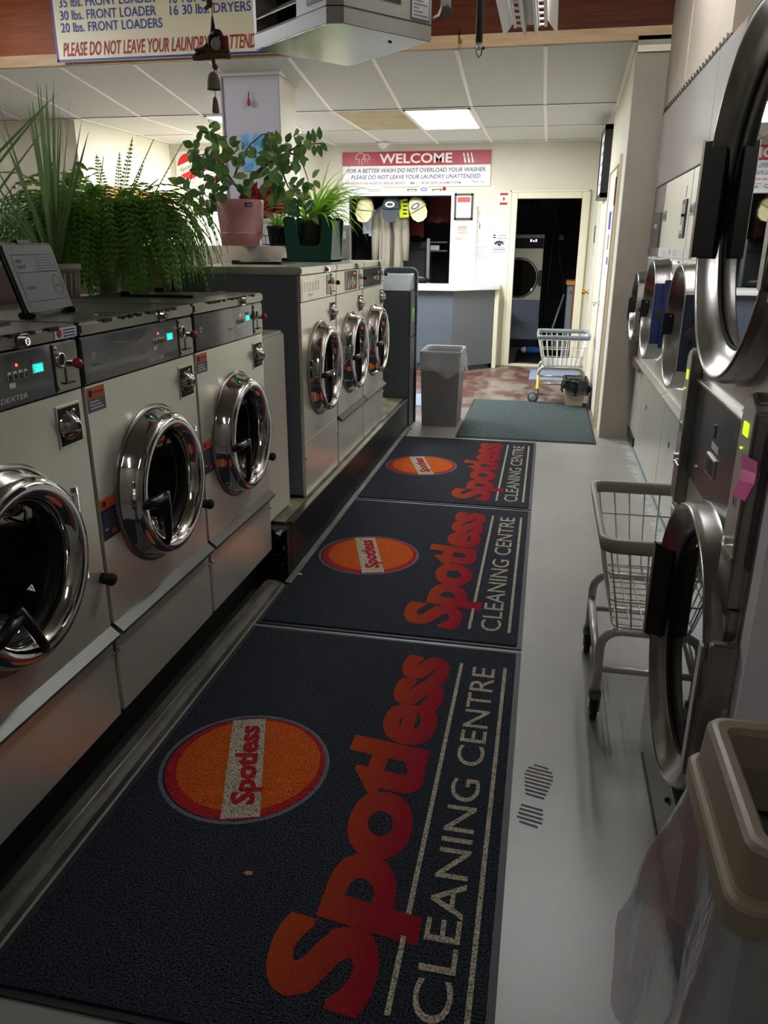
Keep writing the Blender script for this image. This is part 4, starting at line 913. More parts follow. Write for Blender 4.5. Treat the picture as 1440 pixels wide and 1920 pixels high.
b = B(); b.box(.474, 9.2, 1.35, .477, 9.62, 1.95, mat('grey_poster', '#c4cac8', .5)); b.box(.4735, 9.25, 1.48, .4742, 9.5, 1.66, mat('teal_print', '#24485a', .5)); single(b, 'poster', 'grey poster with dark teal print on the farther side door', 'poster', (.475, 9.4, 1.35))
b = B()
strokes(b, (.4888, 8.25, 1.62), -Z1, -Y1, .36, .06, 8, ink, 3)
single(b, 'wall_lettering', 'dark vertical lettering on the cream wall between the side doors', 'lettering', (.489, 8.25, 1.4))
b = B(); strokes(b, (.4888, 8.5, 1.16), -Z1, -Y1, .45, .07, 8, ink_w, 5); b.box(.487, 8.35, 1.18, .4895, 8.42, 1.3, paper); single(b, 'wall_lettering', 'white vertical lettering low on the cream wall between the side doors', 'lettering', (.489, 8.5, .8))

# column picture and ornament
q0, q1 = PY(453, 252, 6.49), PY(496, 320, 6.49)
b = B(); b.box(q0.x, 6.486, q1.z, q1.x, 6.4915, q0.z, blue_img); single(b, 'picture', 'blue sky picture taped to the lavender column', 'picture', (q0.x, 6.49, q1.z))
q = PY(467, 185, 6.48); b = B(); b.tube([(q.x, 6.485, q.z+.05), (q.x, 6.475, q.z+.04), (q.x, 6.475, q.z)], .004, ink, 6); b.lathe([(0, .03), (.008, .02), (.016, -.012), (.012, -.03), (0, -.034)], (q.x, 6.472, q.z-.02), Z1, red_p, 12); single(b, 'hanging_ornament', 'tiny dark red drop ornament hanging on the column', 'ornament', (q.x, 6.48, q.z))
# round signs on the rear left wall
def round_sign(label, u, v, r, txt=True):
    q = PY(u, v, 9.5); b = B(); b.box(q.x-r*1.15, 9.485, q.z-r*1.25, q.x+r*2.6 if txt else q.x+r*1.15, 9.499, q.z+r*1.15, sign_w) if txt else None
    b.raw([(q.x+r*cos(t), 9.483, q.z+r*sin(t)) for t in [i*pi/20 for i in range(40)]], [tuple(range(40))], mat('logo_red', '#d42a28', .45))
    d = V((.94, 0, .34)); n = V((-.34, 0, .94)); c = V((q.x, 9.482, q.z)); h = r*.36
    b.raw([c-d*r*.98-n*h, c+d*r*.98-n*h, c+d*r*.98+n*h, c-d*r*.98+n*h], [(0, 1, 2, 3)], ink_w)
    b.text('Spotless', c-d*r*.86-n*h*.45+V((0, -.001, 0)), d, n, r*.30, ink, w=r*1.75, shear=.3); single(b, 'round_sign', label, 'sign', (q.x, 9.5, q.z))
round_sign('round red and white sign with script lettering on the rear left wall', 355, 312, .145)
round_sign('round red and white sign half hidden by the trailing plant leaves', 402, 322, .13, False)
q0, q1 = PX(190, 335, -4.6), PX(326, 356, -4.6)
b = B(); y0, y1 = min(q0.y, q1.y), min(9.4, max(q0.y, q1.y)); b.box(-4.618, y0, 1.55, -4.57, y1-.05, 2.02, wood_c, .004); single(b, 'wooden_cabinet', 'honey wood wall board behind the fern on the left wall', 'cabinet', (-4.6, (y0+y1)/2, 1.55))
# left back: white washers and shelf
for i, x in enumerate((-4.45, -3.75)):
    b = B(); b.box(x, 8.75, 0, x+.66, 9.42, .95, white_g, .01); b.box(x, 9.25, .95, x+.66, 9.42, 1.12, white_g, .01); b.box(x+.06, 8.85, .952, x+.60, 9.22, .962, white_g, .004); single(b, 'top_load_washer', ('white top-loading washer at the back left corner', 'white top-loading washer at the back wall nearer the column')[i], 'washing machine', (x+.3, 9.1, 0), 'white top-loading washers')
sh = thing('folding_shelf', 'long white metal shelf behind the strap-leaved plant', 'shelf', (-3.3, 4.1, 0))
b = B(); b.box(-4.6, 3.9, 1.46, -2.35, 4.3, 1.50, white_g, .004); b.build('top_board', sh)
b = B(); b.box(-4.6, 3.93, 1.30, -2.38, 4.28, 1.32, white_g); b.box(-4.6, 4.27, 1.1, -2.38, 4.29, 1.46, white_g); b.build('middle_board', sh)
b = B()
for z in (1.44, 1.39, 1.35): b.tube([(-4.6, 3.9, z), (-2.36, 3.9, z)], .004, kiosk_m, 6)
b.build('rail', sh)
for x in (-4.55, -2.42):
    b = B(); b.box(x, 3.94, 0, x+.04, 4.26, 1.46, white_g); b.build('leg', sh)

# ================================================================== BACK ROOM
t = thing('back_room_dryer', 'stainless single dryer with violet display inside the dark back room', 'dryer', (-.42, 11.9, 0))
def by(u, v, y=11.9): return PY(u, v, y)
xr = by(1018, 480).x; zt = by(1000, 440).z; xl = xr-.86; D0 = 11.9
zp = by(1000, 466).z; zb_ = by(1000, 564).z; zl = by(1000, 605).z
b = B(); b.box(xl, D0+.012, .12, xr, D0+.9, zt, side_p); b.build('cabinet', t)
b = B(); b.box(xl, D0-.002, zb_+.01, xr, D0+.012, zp, steel_l, .003); b.build('front_panel', t)
b = B(); b.box(xl, D0-.004, zp+.004, xr-.01, D0+.012, zt-.05, pan_k, .003); b.box(xl, D0-.006, zt-.045, xr+.005, D0+.012, zt, steel_d); cp = b.build('control_panel', t)
q = by(1001, 451); b = B(); 
for i, ch in enumerate('0n0'): b.box(q.x-.05+.036*i, D0-.006, q.z-.018, q.x-.026+.036*i, D0-.004, q.z+.018-(.014 if i == 1 else 0), vio_l)
b.build('display', cp)
b = B(); b.box(xl, D0, zl, xr, D0+.012, zb_-.01, side_p, .003); b.build('lint_panel', t)
q = by(972, 521); rr_ = (by(972, 560).z-by(972, 486).z)/-2
b = B(); b.lathe([(rr_+.01, 0), (rr_+.005, .03), (rr_-.012, .045), (rr_-.03, .03), (rr_-.035, .0)], (q.x, D0-.002, q.z), -Y1, chrome, 48); d = b.build('door', t)
b = B(); b.lathe([(rr_-.034, .004), (.0, .006)], (q.x, D0-.002, q.z), -Y1, glass_d, 48); b.build('door_glass', d)
b = B(); b.box(q.x+rr_+.01, D0-.03, q.z-.11, q.x+rr_+.06, D0-.002, q.z+.11, kiosk_m, .004); b.build('door_handle', d)
b = B(); b.box(xl, D0+.02, 0, xr, D0+.8, .12, blackm); b.build('plinth', t)
# wood topped cabinet
c = thing('cabinet', 'narrow grey cabinet with honey wood top just inside the back room', 'cabinet', (.25, 10.6, 0))
x0 = PY(1060, 560, 10.5).x; zt = PY(1070, 527, 10.5).z
b = B(); b.box(x0, 10.5, zt-.05, 1.0, 11.0, zt, wood_c, .004); b.build('worktop', c)
b = B(); b.box(x0+.02, 10.53, 0, .98, 10.98, zt-.05, mat('cabinet_blue_grey', '#7a858a', .5)); b.build('body', c)
b = B(); b.box(x0+.085, 10.515, 0, x0+.17, 10.53, zt-.05, mat('worn_wood_post', '#8a4c2a', .6)); b.build('corner_post', c)
b = B(); b.sph((x0+.05, 10.515, zt-.13), .016, chrome, 10); b.build('knob', c)
q0, q1 = PY(1028, 612, 11.3), PY(1058, 553, 11.3)
m_ = thing('mop', 'blue headed floor mop leaning in the dark back room', 'mop', (q0.x, 11.3, 0))
b = B(); b.tube([(q0.x-.02, 11.3, .05), (q1.x, 11.45, q1.z)], .014, kiosk_l, 8); b.build('handle', m_)
q = PY(1000, 623, 11.1); b = B(); b.sph((q.x, 11.1, .06), .06, mat('mop_blue', '#2e6ab0', .7), 14, (2.3, 1, .85)); b.sph((q.x-.11, 11.1, .06), .05, paper, 12, (1, 1, .9)); b.build('mop_head', m_)
q = PY(1048, 590, 11.6); b = B(); b.lathe([(0, 0), (.075, 0), (.085, .03), (.085, .16), (.05, .22), (.022, .24), (.022, .27), (0, .272)], (q.x, 11.6, 0.0), Z1, mat('milky_plastic', '#a8a8a6', .4), 20); b.tube([(q.x+.05, 11.6, .20), (q.x+.09, 11.6, .17), (q.x+.085, 11.6, .08)], .012, MATS['milky_plastic'], 8); single(b, 'jug', 'milky plastic jug on the floor of the back room', 'jug', (q.x, 11.6, 0))
# dark hanging garments and hoses in the back room
def garment(name, label, cat, x, y, zt, w, h, m, grp=None, fold=.03):
    b = B(); N = 14; vs = []; M = 8
    R = random.Random(int(x*100)+7)
    ph = R.uniform(0, 6)
    for j in range(M+1):
        t = j/M; ww = w*(.55+.45*min(1, t*4)) * (1+.10*t)
        for i in range(N):
            a = 2*pi*i/N; rx = ww/2*cos(a); ry = (.05+.03*t)*sin(a)*(1+.35*sin(3*a+ph)) + fold*.6*sin(i*2.1+ph)*t
            vs.append((x+rx*(1+.06*sin(5*a+t*3)), y+ry, zt-h*t+.02*sin(i*1.7+ph)*(t > .9)))
    fs = [(j*N+i, (j+1)*N+i, (j+1)*N+(i+1) % N, j*N+(i+1) % N) for j in range(M) for i in range(N)]+[tuple(range(N))]
    b.raw(vs, fs, m, True); return single(b, name, label, cat, (x, y, zt), grp)
for i, (u, v, dx, m) in enumerate(((985, 400, .16, mat('denim_dark', '#2c3038', .9)), (1002, 398, .14, mat('slate_cloth', '#34383f', .9)), (1060, 410, .12, mat('dusk_cloth', '#26282c', .9)))):
    q = PY(u, v-18, 12.3); garment('hanging_garment', ('bluish dark garment hanging over the back room dryer', 'slate garment hanging beside the bluish one in the back room', 'dark garment hanging at the right of the back room')[i], 'garment', q.x, 12.82, 2.1, dx*1.2, .5, m)
b = B(); q = PY(1040, 420, 12.5); b.tube([(q.x, 12.5, 2.0), (q.x-.02, 12.5, 1.2), (q.x-.06, 12.5, .02)], .02, kiosk_m, 8); b.tube([(q.x+.02, 12.5, 2.0), (q.x+.10, 12.5, 1.3), (q.x+.2, 12.5, .9), (q.x+.22, 12.5, .01)], .015, kiosk_m, 8); single(b, 'hose', 'dark vertical hoses on the back room wall', 'hose', (q.x, 12.5, .4))
b = B(); q = PY(1052, 441, 12.88); b.box(q.x-.05, 12.88, q.z-.07, q.x+.05, 12.899, q.z+.07, kiosk_l, .004); single(b, 'wall_switch', 'pale wall switch plate in the dark back room', 'switch', (q.x, 12.89, q.z))

# ---- things seen through the pass-through window
YR = 10.35
b = B(); b.tube([(-3.1, YR, WZ1+.02), (1.1, YR, WZ1+.02)], .012, kiosk_m, 8); single(b, 'hanging_rail', 'dark rail just behind the top of the pass-through window', 'rail', (-1.8, YR, WZ1), 'garment rails')
b = B(); b.tube([(-3.1, YR+.55, 2.16), (1.1, YR+.55, 2.16)], .012, kiosk_m, 8); single(b, 'hanging_rail', 'second dark rail deeper in the office behind the window', 'rail', (-1.8, YR+.55, 2.16), 'garment rails')
def cap(label, u, v, m, sc_, rot, patch=None):
    q = PY(u, v, YR-.20); t = thing('baseball_cap', label, 'cap', (q.x, q.y, q.z), 'caps hung in the window'); b = B(); N = 20; M = 8; vs = []; fs = []
    R3 = Matrix.Rotation(rot, 3, 'Y')
    def tr(p): return V((q.x, q.y, q.z)) + R3 @ (V(p)*sc_)
    for j in range(M+1):
        a = pi/2*j/M
        for i in range(N): th = 2*pi*i/N; vs.append(tr((.09*sin(a)*cos(th), .075*sin(a)*sin(th), .13*cos(a)+.02)))
    fs = [(j*N+i, (j+1)*N+i, (j+1)*N+(i+1) % N, j*N+(i+1) % N) for j in range(M) for i in range(N)]; b.raw(vs, fs, m, True); b.build('crown', t)
    b = B(); b.tube([(q.x, q.y+.02, q.z+.12), (q.x, YR-.02, WZ1+.02), (q.x, YR+.013, WZ1+.034)], .004, kiosk_l, 6); b.build('hanging_clip', t)
    b = B(); pts = [(-.085, -.02), (-.08, -.07), (-.05, -.115), (0, -.13), (.05, -.115), (.08, -.07), (.085, -.02)]
    b.raw([tr((x, -.045-abs(z)*.12, z+.03)) for x, z in pts]+[tr((x, -.039-abs(z)*.12, z+.035)) for x, z in pts], [tuple(range(7)), tuple(range(7, 14))[::-1]]+[(i, i+1, i+8, i+7) for i in range(6)]+[(6, 0, 7, 13)], m); b.build('brim', t)
    if patch:
        b = B(); b.raw([tr((.045*cos(a), -.079, .055+.025*sin(a))) for a in [i*pi/10 for i in range(20)]], [tuple(range(20))], patch); b.raw([tr((.03*cos(a), -.080, .055+.014*sin(a))) for a in [i*pi/10 for i in range(20)]], [tuple(range(20))], m); b.build('badge', t)
cap('cream baseball cap hanging at the left of the window behind the spider plant', 684, 398, cap_c, 1.25, .1, None)
cap('slate grey baseball cap with white oval badge hanging over the beige jacket', 734, 396, cap_g, 1.35, 0, ink_w)
cap('cream baseball cap with a blue patch, tilted, hanging right of the yellow packet', 786, 397, cap_c, 1.25, -.5, ink_b)
q = PY(758, 388, YR-.12); b = B(); b.hexa([(q.x-.055, q.y-.02, q.z-.13), (q.x+.065, q.y-.02, q.z-.12), (q.x+.065, q.y+.02, q.z-.12), (q.x-.055, q.y+.02, q.z-.13)], [(q.x-.075, q.y-.015, q.z+.08), (q.x+.04, q.y-.015, q.z+.10), (q.x+.04, q.y+.015, q.z+.10), (q.x-.075, q.y+.015, q.z+.08)], neon, .006)
b.tube([(q.x-.01, q.y, q.z+.09), (q.x-.005, YR, WZ1+.02)], .003, ink_g, 5)
for i in range(4): b.box(q.x-.01, q.y-.0215, q.z-.09+.045*i, q.x+.04, q.y-.019, q.z-.07+.045*i, ink)
single(b, 'yellow_packet', 'neon yellow packet hanging between two caps in the window', 'packet', (q.x, q.y, q.z))
q = PY(733, 404, YR); t = thing('jacket', 'beige jacket hanging open under the slate grey cap', 'jacket', (q.x, YR, WZ1)); zt = WZ1-.10
def drape(b, pts, y, dep, m, seed):
    R9 = random.Random(seed); n = len(pts); rows = []
    for k, (xa, xb, z) in enumerate(pts):
        row = []; N = 10
        for i in range(N+1): u = i/N; row.append((xa+(xb-xa)*u, y-dep*sin(pi*u)-.014*sin(u*13+seed+k*.35)*min(1, k*.4), z+.006*sin(u*9+seed)))
        for i in range(N, -1, -1): u = i/N; row.append((xa+(xb-xa)*u, y+.02+.012*sin(u*11+k), z))
        rows.append(row)
    M = len(rows[0]); vs = [p for r in rows for p in r]; fs = [(k*M+i, k*M+(i+1) % M, (k+1)*M+(i+1) % M, (k+1)*M+i) for k in range(n-1) for i in range(M)]
    fs += [tuple(range(M)), tuple((n-1)*M+i for i in range(M))]; b.raw(vs, fs, m, True)
b = B(); drape(b, [(q.x-.13, q.x-.03, zt), (q.x-.17, q.x-.015, zt-.08), (q.x-.15, q.x+.005, zt-.35), (q.x-.15, q.x+.0, zt-.65), (q.x-.155, q.x-.01, zt-.84)], YR-.03, .05, cloth_b, 1); b.build('left_front', t)
b = B(); drape(b, [(q.x+.02, q.x+.13, zt), (q.x+.02, q.x+.17, zt-.08), (q.x+.045, q.x+.16, zt-.35), (q.x+.04, q.x+.17, zt-.65), (q.x+.03, q.x+.18, zt-.84)], YR-.03, .05, cloth_b, 4); b.build('right_front', t)
b = B(); drape(b, [(q.x-.13, q.x+.13, zt), (q.x-.16, q.x+.16, zt-.3), (q.x-.16, q.x+.16, zt-.82)], YR+.05, .01, cloth_b, 2); b.build('back', t)
for s_ in (-1, 1): b = B(); b.tube([(q.x+s_*.13, YR, zt-.03), (q.x+s_*.185, YR-.01, zt-.15), (q.x+s_*.20, YR-.02, zt-.40), (q.x+s_*.205, YR-.03, zt-.66)], 0, cloth_b, 12, rr=[.045, .058, .052, .04]); b.build('sleeve', t)
b = B(); b.tube([(q.x-.10, YR-.03, zt-.02), (q.x-.06, YR-.06, zt+.035), (q.x+.0, YR+.02, zt+.06), (q.x+.06, YR-.06, zt+.035), (q.x+.10, YR-.03, zt-.02)], 0, cloth_b, 10, rr=[.025, .034, .036, .034, .025]); b.tube([(q.x, YR, zt+.06), (q.x, YR, WZ1+.03)], .005, kiosk_l, 6); b.build('hood', t)
q = PY(695, 395, YR+.25); garment('dark_coat', 'long black coat hanging left of the beige jacket', 'coat', q.x-.06, YR+.55, 2.16, .5, 1.3, cloth_k)
q = PY(695, 415, YR); b = B(); b.box(q.x-.10, YR-.02, q.z-.15, q.x+.12, YR-.015, q.z+.14, mat('grey_paper', '#8c8c92', .8)); b.box(q.x-.02, YR-.023, q.z-.18, q.x+.12, YR-.0148, q.z+.08, mat('grey_paper_light', '#9a9a9e', .8)); b.tube([(q.x+.02, YR-.018, q.z+.1), (q.x+.02, YR, WZ1+.03)], .004, kiosk_l, 6); single(b, 'hanging_papers', 'grey papers hanging under the left cream cap', 'papers', (q.x, YR, q.z))
q = PY(778, 400, YR+.5); garment('red_garment', 'dark red garment hanging behind the tilted cap', 'garment', q.x, YR+.55, 2.16, .22, .6, cloth_r)
q = PY(830, 385, YR+.7); garment('red_bag', 'red and grey bag hanging at the right of the window', 'bag', q.x+.02, YR+.55, 2.16, .36, .42, cloth_r)
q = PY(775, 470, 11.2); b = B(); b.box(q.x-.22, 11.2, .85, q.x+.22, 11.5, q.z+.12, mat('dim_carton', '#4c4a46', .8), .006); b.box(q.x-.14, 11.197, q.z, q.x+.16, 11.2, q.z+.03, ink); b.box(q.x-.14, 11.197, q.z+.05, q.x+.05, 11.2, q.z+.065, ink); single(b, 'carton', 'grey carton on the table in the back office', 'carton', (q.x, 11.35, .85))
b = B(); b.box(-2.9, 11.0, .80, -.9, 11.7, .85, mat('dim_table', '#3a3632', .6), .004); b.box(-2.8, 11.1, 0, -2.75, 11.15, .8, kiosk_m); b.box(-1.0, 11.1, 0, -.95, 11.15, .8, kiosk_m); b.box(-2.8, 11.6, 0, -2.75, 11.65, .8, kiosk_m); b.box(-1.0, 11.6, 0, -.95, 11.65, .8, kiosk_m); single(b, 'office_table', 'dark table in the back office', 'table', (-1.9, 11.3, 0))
sf = thing('storage_stand', 'slim pale metal stand with small boxes at the right of the window', 'stand', (-1.45, 10.9, .85)); q = PY(804, 460, 10.95)
b = B(); b.box(q.x-.02, 10.9, .0, q.x+.02, 10.98, q.z+.09, kiosk_l, .003); b.build('upright', sf)
b = B(); b.box(q.x+.02, 10.9, q.z-.08, q.x+.26, 10.98, q.z-.06, kiosk_m); b.box(q.x+.02, 10.9, q.z+.03, q.x+.26, 10.98, q.z+.05, kiosk_m); b.build('shelf_arm', sf)
b = B(); b.box(q.x+.03, 10.90, q.z-.06, q.x+.15, 10.98, q.z+.0, kiosk_l, .003); single(b, 'small_box', 'small grey box on the slim metal stand', 'box', (q.x+.1, 10.95, q.z-.06))
b = B(); q = PY(775, 522, 10.2); b.sph((q.x, 10.2, 1.02), .1, cloth_k, 14, (2.2, 1, .5)); b.sph((q.x+.06, 10.16, 1.05), .05, mat('slate_blue_cloth', '#5a6478', .9), 12, (2, .6, .4)); b.sph((q.x-.15, 10.22, 1.03), .08, cloth_k, 12, (1.4, 1, .6)); b.box(-2.4, 10.06, .94, -1.21, 10.5, .975, kiosk_m); single(b, 'folded_clothes', 'pile of dark folded clothes on the inner window ledge', 'clothes', (q.x, 10.2, 1.0))
p = GZ(466, 1638, .011); b = B(); leafv = [(-.012, -.004), (0, -.008), (.012, -.002), (.008, .006), (-.006, .006)]; b.prism([(p.x+x, p.y+y) for x, y in leafv], 'z', .0101, .014, mat('dry_crumb', '#8a6a4a', .9)); single(b, 'crumb', 'small dry brown crumb on the nearest logo mat', 'debris', (p.x, p.y, .0101))
p = GZ(563, 1077, .011); b = B(); b.prism([(p.x+x*.8, p.y+y*.8) for x, y in leafv], 'z', .0101, .015, paper); single(b, 'paper_scrap', 'tiny white paper scrap on the middle logo mat near the plinth', 'debris', (p.x, p.y, .0101))

# ================================================================== LAUNDRY CARTS
def cart(label, x0, y0, W, L, zr, zb, wire, bumper, tube, ins=.07, clear=False, band=.04, wr=.043):
    t = thing('laundry_cart', label, 'laundry cart', (x0+W/2, y0+L/2, 0), 'wire laundry carts')
    x1, y1 = x0+W, y0+L; bx0, bx1, by0, by1 = x0+ins, x1-ins, y0+ins, y1-ins*.6
    # bumper rim
    b = B(); out = rrect(x0, y0, x1, y1, .05, 6); inn = rrect(x0+.018, y0+.018, x1-.018, y1-.018, .04, 6); n = len(out)
    vs = [(p[0], p[1], zr) for p in out]+[(p[0], p[1], zr) for p in inn]+[(p[0]+.006*(1 if p[0] < x0+W/2 else -1), p[1], zr-band) for p in out]+[(p[0], p[1], zr-band) for p in inn]
    fs = []
    for i in range(n): j = (i+1) % n; fs += [(i, j, n+j, n+i), (2*n+i, 3*n+i, 3*n+j, 2*n+j), (i, 2*n+i, 2*n+j, j), (n+i, n+j, 3*n+j, 3*n+i)]
    b.raw(vs, fs, bumper, True); b.build('rim', t)
    b = B(); r = .0028 if not clear else .0038
    def at(f, z): k = (z-zb)/(zr-zb); return (bx0+(x0+.01-bx0)*k, bx1+(x1-.01-bx1)*k, by0+(y0+.01-by0)*k, by1+(y1-.01-by1)*k)
    for k in (0, .33, .66):
        z = zb+(zr-band/2-zb)*k; a = at(0, z); b.tube([(p[0], p[1], z) for p in rrect(a[0], a[2], a[1], a[3], .03, 4)], .0036, wire, 6, closed=True)
    zt = zr-band/2; A, Z = at(0, zb), at(0, zt); nx, ny = 8, 10
    for i in range(nx+1):
        f = .04+.92*i/nx
        b.tube([(Z[0]+(Z[1]-Z[0])*f, Z[2], zt), (A[0]+(A[1]-A[0])*f, A[2], zb), (A[0]+(A[1]-A[0])*f, A[3], zb), (Z[0]+(Z[1]-Z[0])*f, Z[3], zt)], r, wire, 5)
    for i in range(ny+1):
        f = .04+.92*i/ny
        b.tube([(Z[0], Z[2]+(Z[3]-Z[2])*f, zt), (A[0], A[2]+(A[3]-A[2])*f, zb), (A[1], A[2]+(A[3]-A[2])*f, zb), (Z[1], Z[2]+(Z[3]-Z[2])*f, zt)], r, wire, 5)
    b.build('wire_basket', t)
    if clear:
        b = B(); b.box(bx0+.01, by0+.01, zb+.004, bx1-.01, by1-.01, zb+.008, bag_c); b.build('basket_liner', t)
    # two arched tube frames and stretchers
    lx0, lx1, ly = bx0-.03, bx1+.03, (by0+.01, by1-.06)
    for y in ly:
        b = B(); rc = .06; zt2 = zb-.018
        b.tube([(lx0, y, .105)]+[(lx0, y, zt2-rc)]+[(lx0+rc-rc*cos(a), y, zt2-rc+rc*sin(a)) for a in (.4, .8, 1.2)]+[(lx0+rc, y, zt2), (lx1-rc, y, zt2)]+[(lx1-rc+rc*cos(a), y, zt2-rc+rc*sin(a)) for a in (1.2, .8, .4)]+[(lx1, y, zt2-rc), (lx1, y, .105)], .0145, tube, 10); b.build('leg_frame', t)
        b = B(); b.tube([(lx0, y, .19), (lx1, y, .19)], .011, tube, 8); b.build('cross_bar', t)
    for x in (lx0, lx1):
        b = B(); b.tube([(x, ly[0], .17), (x, ly[1], .23)], .013, tube, 8); b.build('side_bar', t)
    for x in (lx0, lx1):
        for y in ly:
            b = B(); b.cyl((x, y, .085), (x, y, .112), .02, kiosk_m, 12); b.box(x-.017, y-.012, wr*.9, x-.012, y+.03, .098, steel_d); b.box(x+.012, y-.012, wr*.9, x+.017, y+.03, .098, steel_d); c = b.build('caster', t)
            wa, wc = (X1, V((x, y+.012, wr+.0002))) if not (clear and x == lx0 and y == ly[0]) else (V((.35, 1, 0)).normalized(), V((x-.04, y-.005, wr+.0002)))
            b = B(); b.lathe([(.0, -.011), (wr*.6, -.011), (wr*.93, -.010), (wr, -.005), (wr, .005), (wr*.93, .010), (wr*.6, .011), (0, .011)], wc, wa, blackm if not clear else mat('grey_rubber', '#5a5a5c', .6), 24); b.lathe([(0, -.013), (wr*.56, -.012), (wr*.6, -.011)], wc, wa, kiosk_l, 16); b.build('wheel', c)
    if clear: b = B(); b.cyl((lx0, ly[0], .14), (lx0, ly[0], .27), .0155, mat('yellow_tape', '#c8a82c', .5), 12); b.build('yellow_tape', t)
    return t
cart('white wire laundry cart with brownish rim, standing beside the stacked dryer', .200, 2.135, .49, .62, .652, .345, cart_m, cart_r, tube_w)
cart('wire laundry cart with grey bumper rim by the far doorway', -.066, 7.48, .50, .64, .655, .365, cart_m, cart_g, mat('bright_tube', '#c8c6bc', .25, .5), clear=True, wr=.056)

# ================================================================== BINS
def bin_body(b, x0, y0, x1, y1, z1, m, tp=.045, wall=.006):
    o = [(x0+tp, y0+tp), (x1-tp, y0+tp), (x1-tp, y1-tp), (x0+tp, y1-tp)]; T = [(x0, y0), (x1, y0), (x1, y1), (x0, y1)]
    b.hexa([(p[0], p[1], 0.001) for p in o], [(p[0], p[1], .012) for p in o], m)
    for i in range(4):
        j = (i+1) % 4; c = ((x0+x1)/2, (y0+y1)/2)
        def inn(p): return (p[0]+(wall if p[0] < c[0] else -wall), p[1]+(wall if p[1] < c[1] else -wall))
        a, d, e, f = o[i], o[j], T[j], T[i]
        b.hexa([(a[0], a[1], .001), (d[0], d[1], .001), inn(d)+(.001,), inn(a)+(.001,)], [(f[0], f[1], z1), (e[0], e[1], z1), inn(e)+(z1,), inn(f)+(z1,)], m)
def bag(b, x0, y0, x1, y1, z1, drop, m, seed, flare=.02, seg=64, rows=12):
    """film folded over the rim and hanging down unevenly outside, sagging inside"""
    R = random.Random(seed); P = []
    per = rrect(x0, y0, x1, y1, .035, 4); n0 = len(per)
    L = [0]
    for i in range(n0): L.append(L[-1]+math.dist(per[i], per[(i+1) % n0]))
    def pt(s):
        s = (s % 1)*L[-1]
        for i in range(n0):
            if s <= L[i+1]: k = (s-L[i])/max(1e-9, L[i+1]-L[i]); a, c = per[i], per[(i+1) % n0]; return V((a[0]+(c[0]-a[0])*k, a[1]+(c[1]-a[1])*k))
    C = V(((x0+x1)/2, (y0+y1)/2)); ph = [R.uniform(0, 6.3) for _ in range(6)]
    vs = []
    for j in range(rows+1):
        t = j/rows
        for i in range(seg):
            s = i/seg; p = pt(s); d = (p-C).normalized(); wv = .5+.5*sin(2*pi*s*3+ph[0])*.6+.4*sin(2*pi*s*7+ph[1])*.5
            if t < .25: k = t/.25; off = -.035*(1-k); z = z1-.10*(1-k)**1.5+.010*sin(pi*k)
            else:
                k = (t-.25)/.75; off = .006+flare*k*(1+.8*sin(2*pi*s*5+ph[2]))+.010*sin(2*pi*s*13+ph[3])*k+.012*sin(9*k+6*s+ph[4])*k*k
                z = z1-drop*k*(.55+.45*wv)
            q = p+d*off; vs.append((q.x, q.y, z))
    fs = [(j*seg+i, (j+1)*seg+i, (j+1)*seg+(i+1) % seg, j*seg+(i+1) % seg) for j in range(rows) for i in range(seg)]
    b.raw(vs, fs, m, True)
t = thing('trash_bin', 'slim grey trash bin with clear liner standing beside the counter and kiosk', 'trash bin', (-.82, 6.52, 0), 'trash bins')
b = B(); bin_body(b, -.985, 6.30, -.655, 6.72, .625, grey_bin, .02); b.build('bin_body', t)
b = B(); bag(b, -.985, 6.30, -.655, 6.72, .630, .22, bag_w, 3, .02); b.build('bin_liner', t)
t = thing('waste_basket', 'small cream waste basket lined with black bag by the door frame', 'trash bin', (.33, 7.56, 0), 'trash bins')
b = B(); bin_body(b, .22, 7.40, .43, 7.68, .25, mat('cream_plastic', '#b8ad90', .45), .03); b.build('bin_body', t)
b = B(); bag(b, .215, 7.39, .435, 7.69, .262, .16, bag_k, 8, .012, 56, 14); b.build('bin_liner', t)
# nearest bin with a taupe hooded lid
t = thing('trash_bin', 'tall trash bin with taupe lid and clear liner, bottom right corner', 'trash bin', (.44, .98, 0), 'trash bins')
BX0, BX1, BY0, BY1, BZ = .264, .60, .775, 1.092, .78
b = B(); bin_body(b, BX0+.03, BY0+.028, BX1-.02, BY1-.025, BZ-.12, bluegrey_bin, .03); b.build('bin_body', t)
b = B()
def lidring(b, o0, z0, o1, z1, m): 
    n = len(o0); b.raw([(p[0], p[1], z0) for p in o0]+[(p[0], p[1], z1) for p in o1], [(i, (i+1) % n, n+(i+1) % n, n+i) for i in range(n)], m, True)
lv = [(0, BZ-.115), (0, BZ-.082), (.003, BZ-.077), (.009, BZ-.074), (.012, BZ-.068), (.016, BZ-.008), (.021, BZ-.001), (.028, BZ), (.040, BZ-.003), (.046, BZ-.012), (.056, BZ-.06), (.058, BZ-.13)]
rs = [rrect(BX0+i, BY0+i, BX1-i, BY1-i, max(.010, .030-i*.3), 5) for i, z in lv]
for (o0, (i0, z0)), (o1, (i1, z1)) in zip(zip(rs, lv), zip(rs[1:], lv[1:])): lidring(b, o0, z0, o1, z1, taupe)
b.build('bin_lid', t)
b = B(); bag(b, BX0+.012, BY0+.012, BX1-.01, BY1-.012, BZ-.10, .46, bag_n, 21, .055, 96, 26); b.build('bin_liner', t)

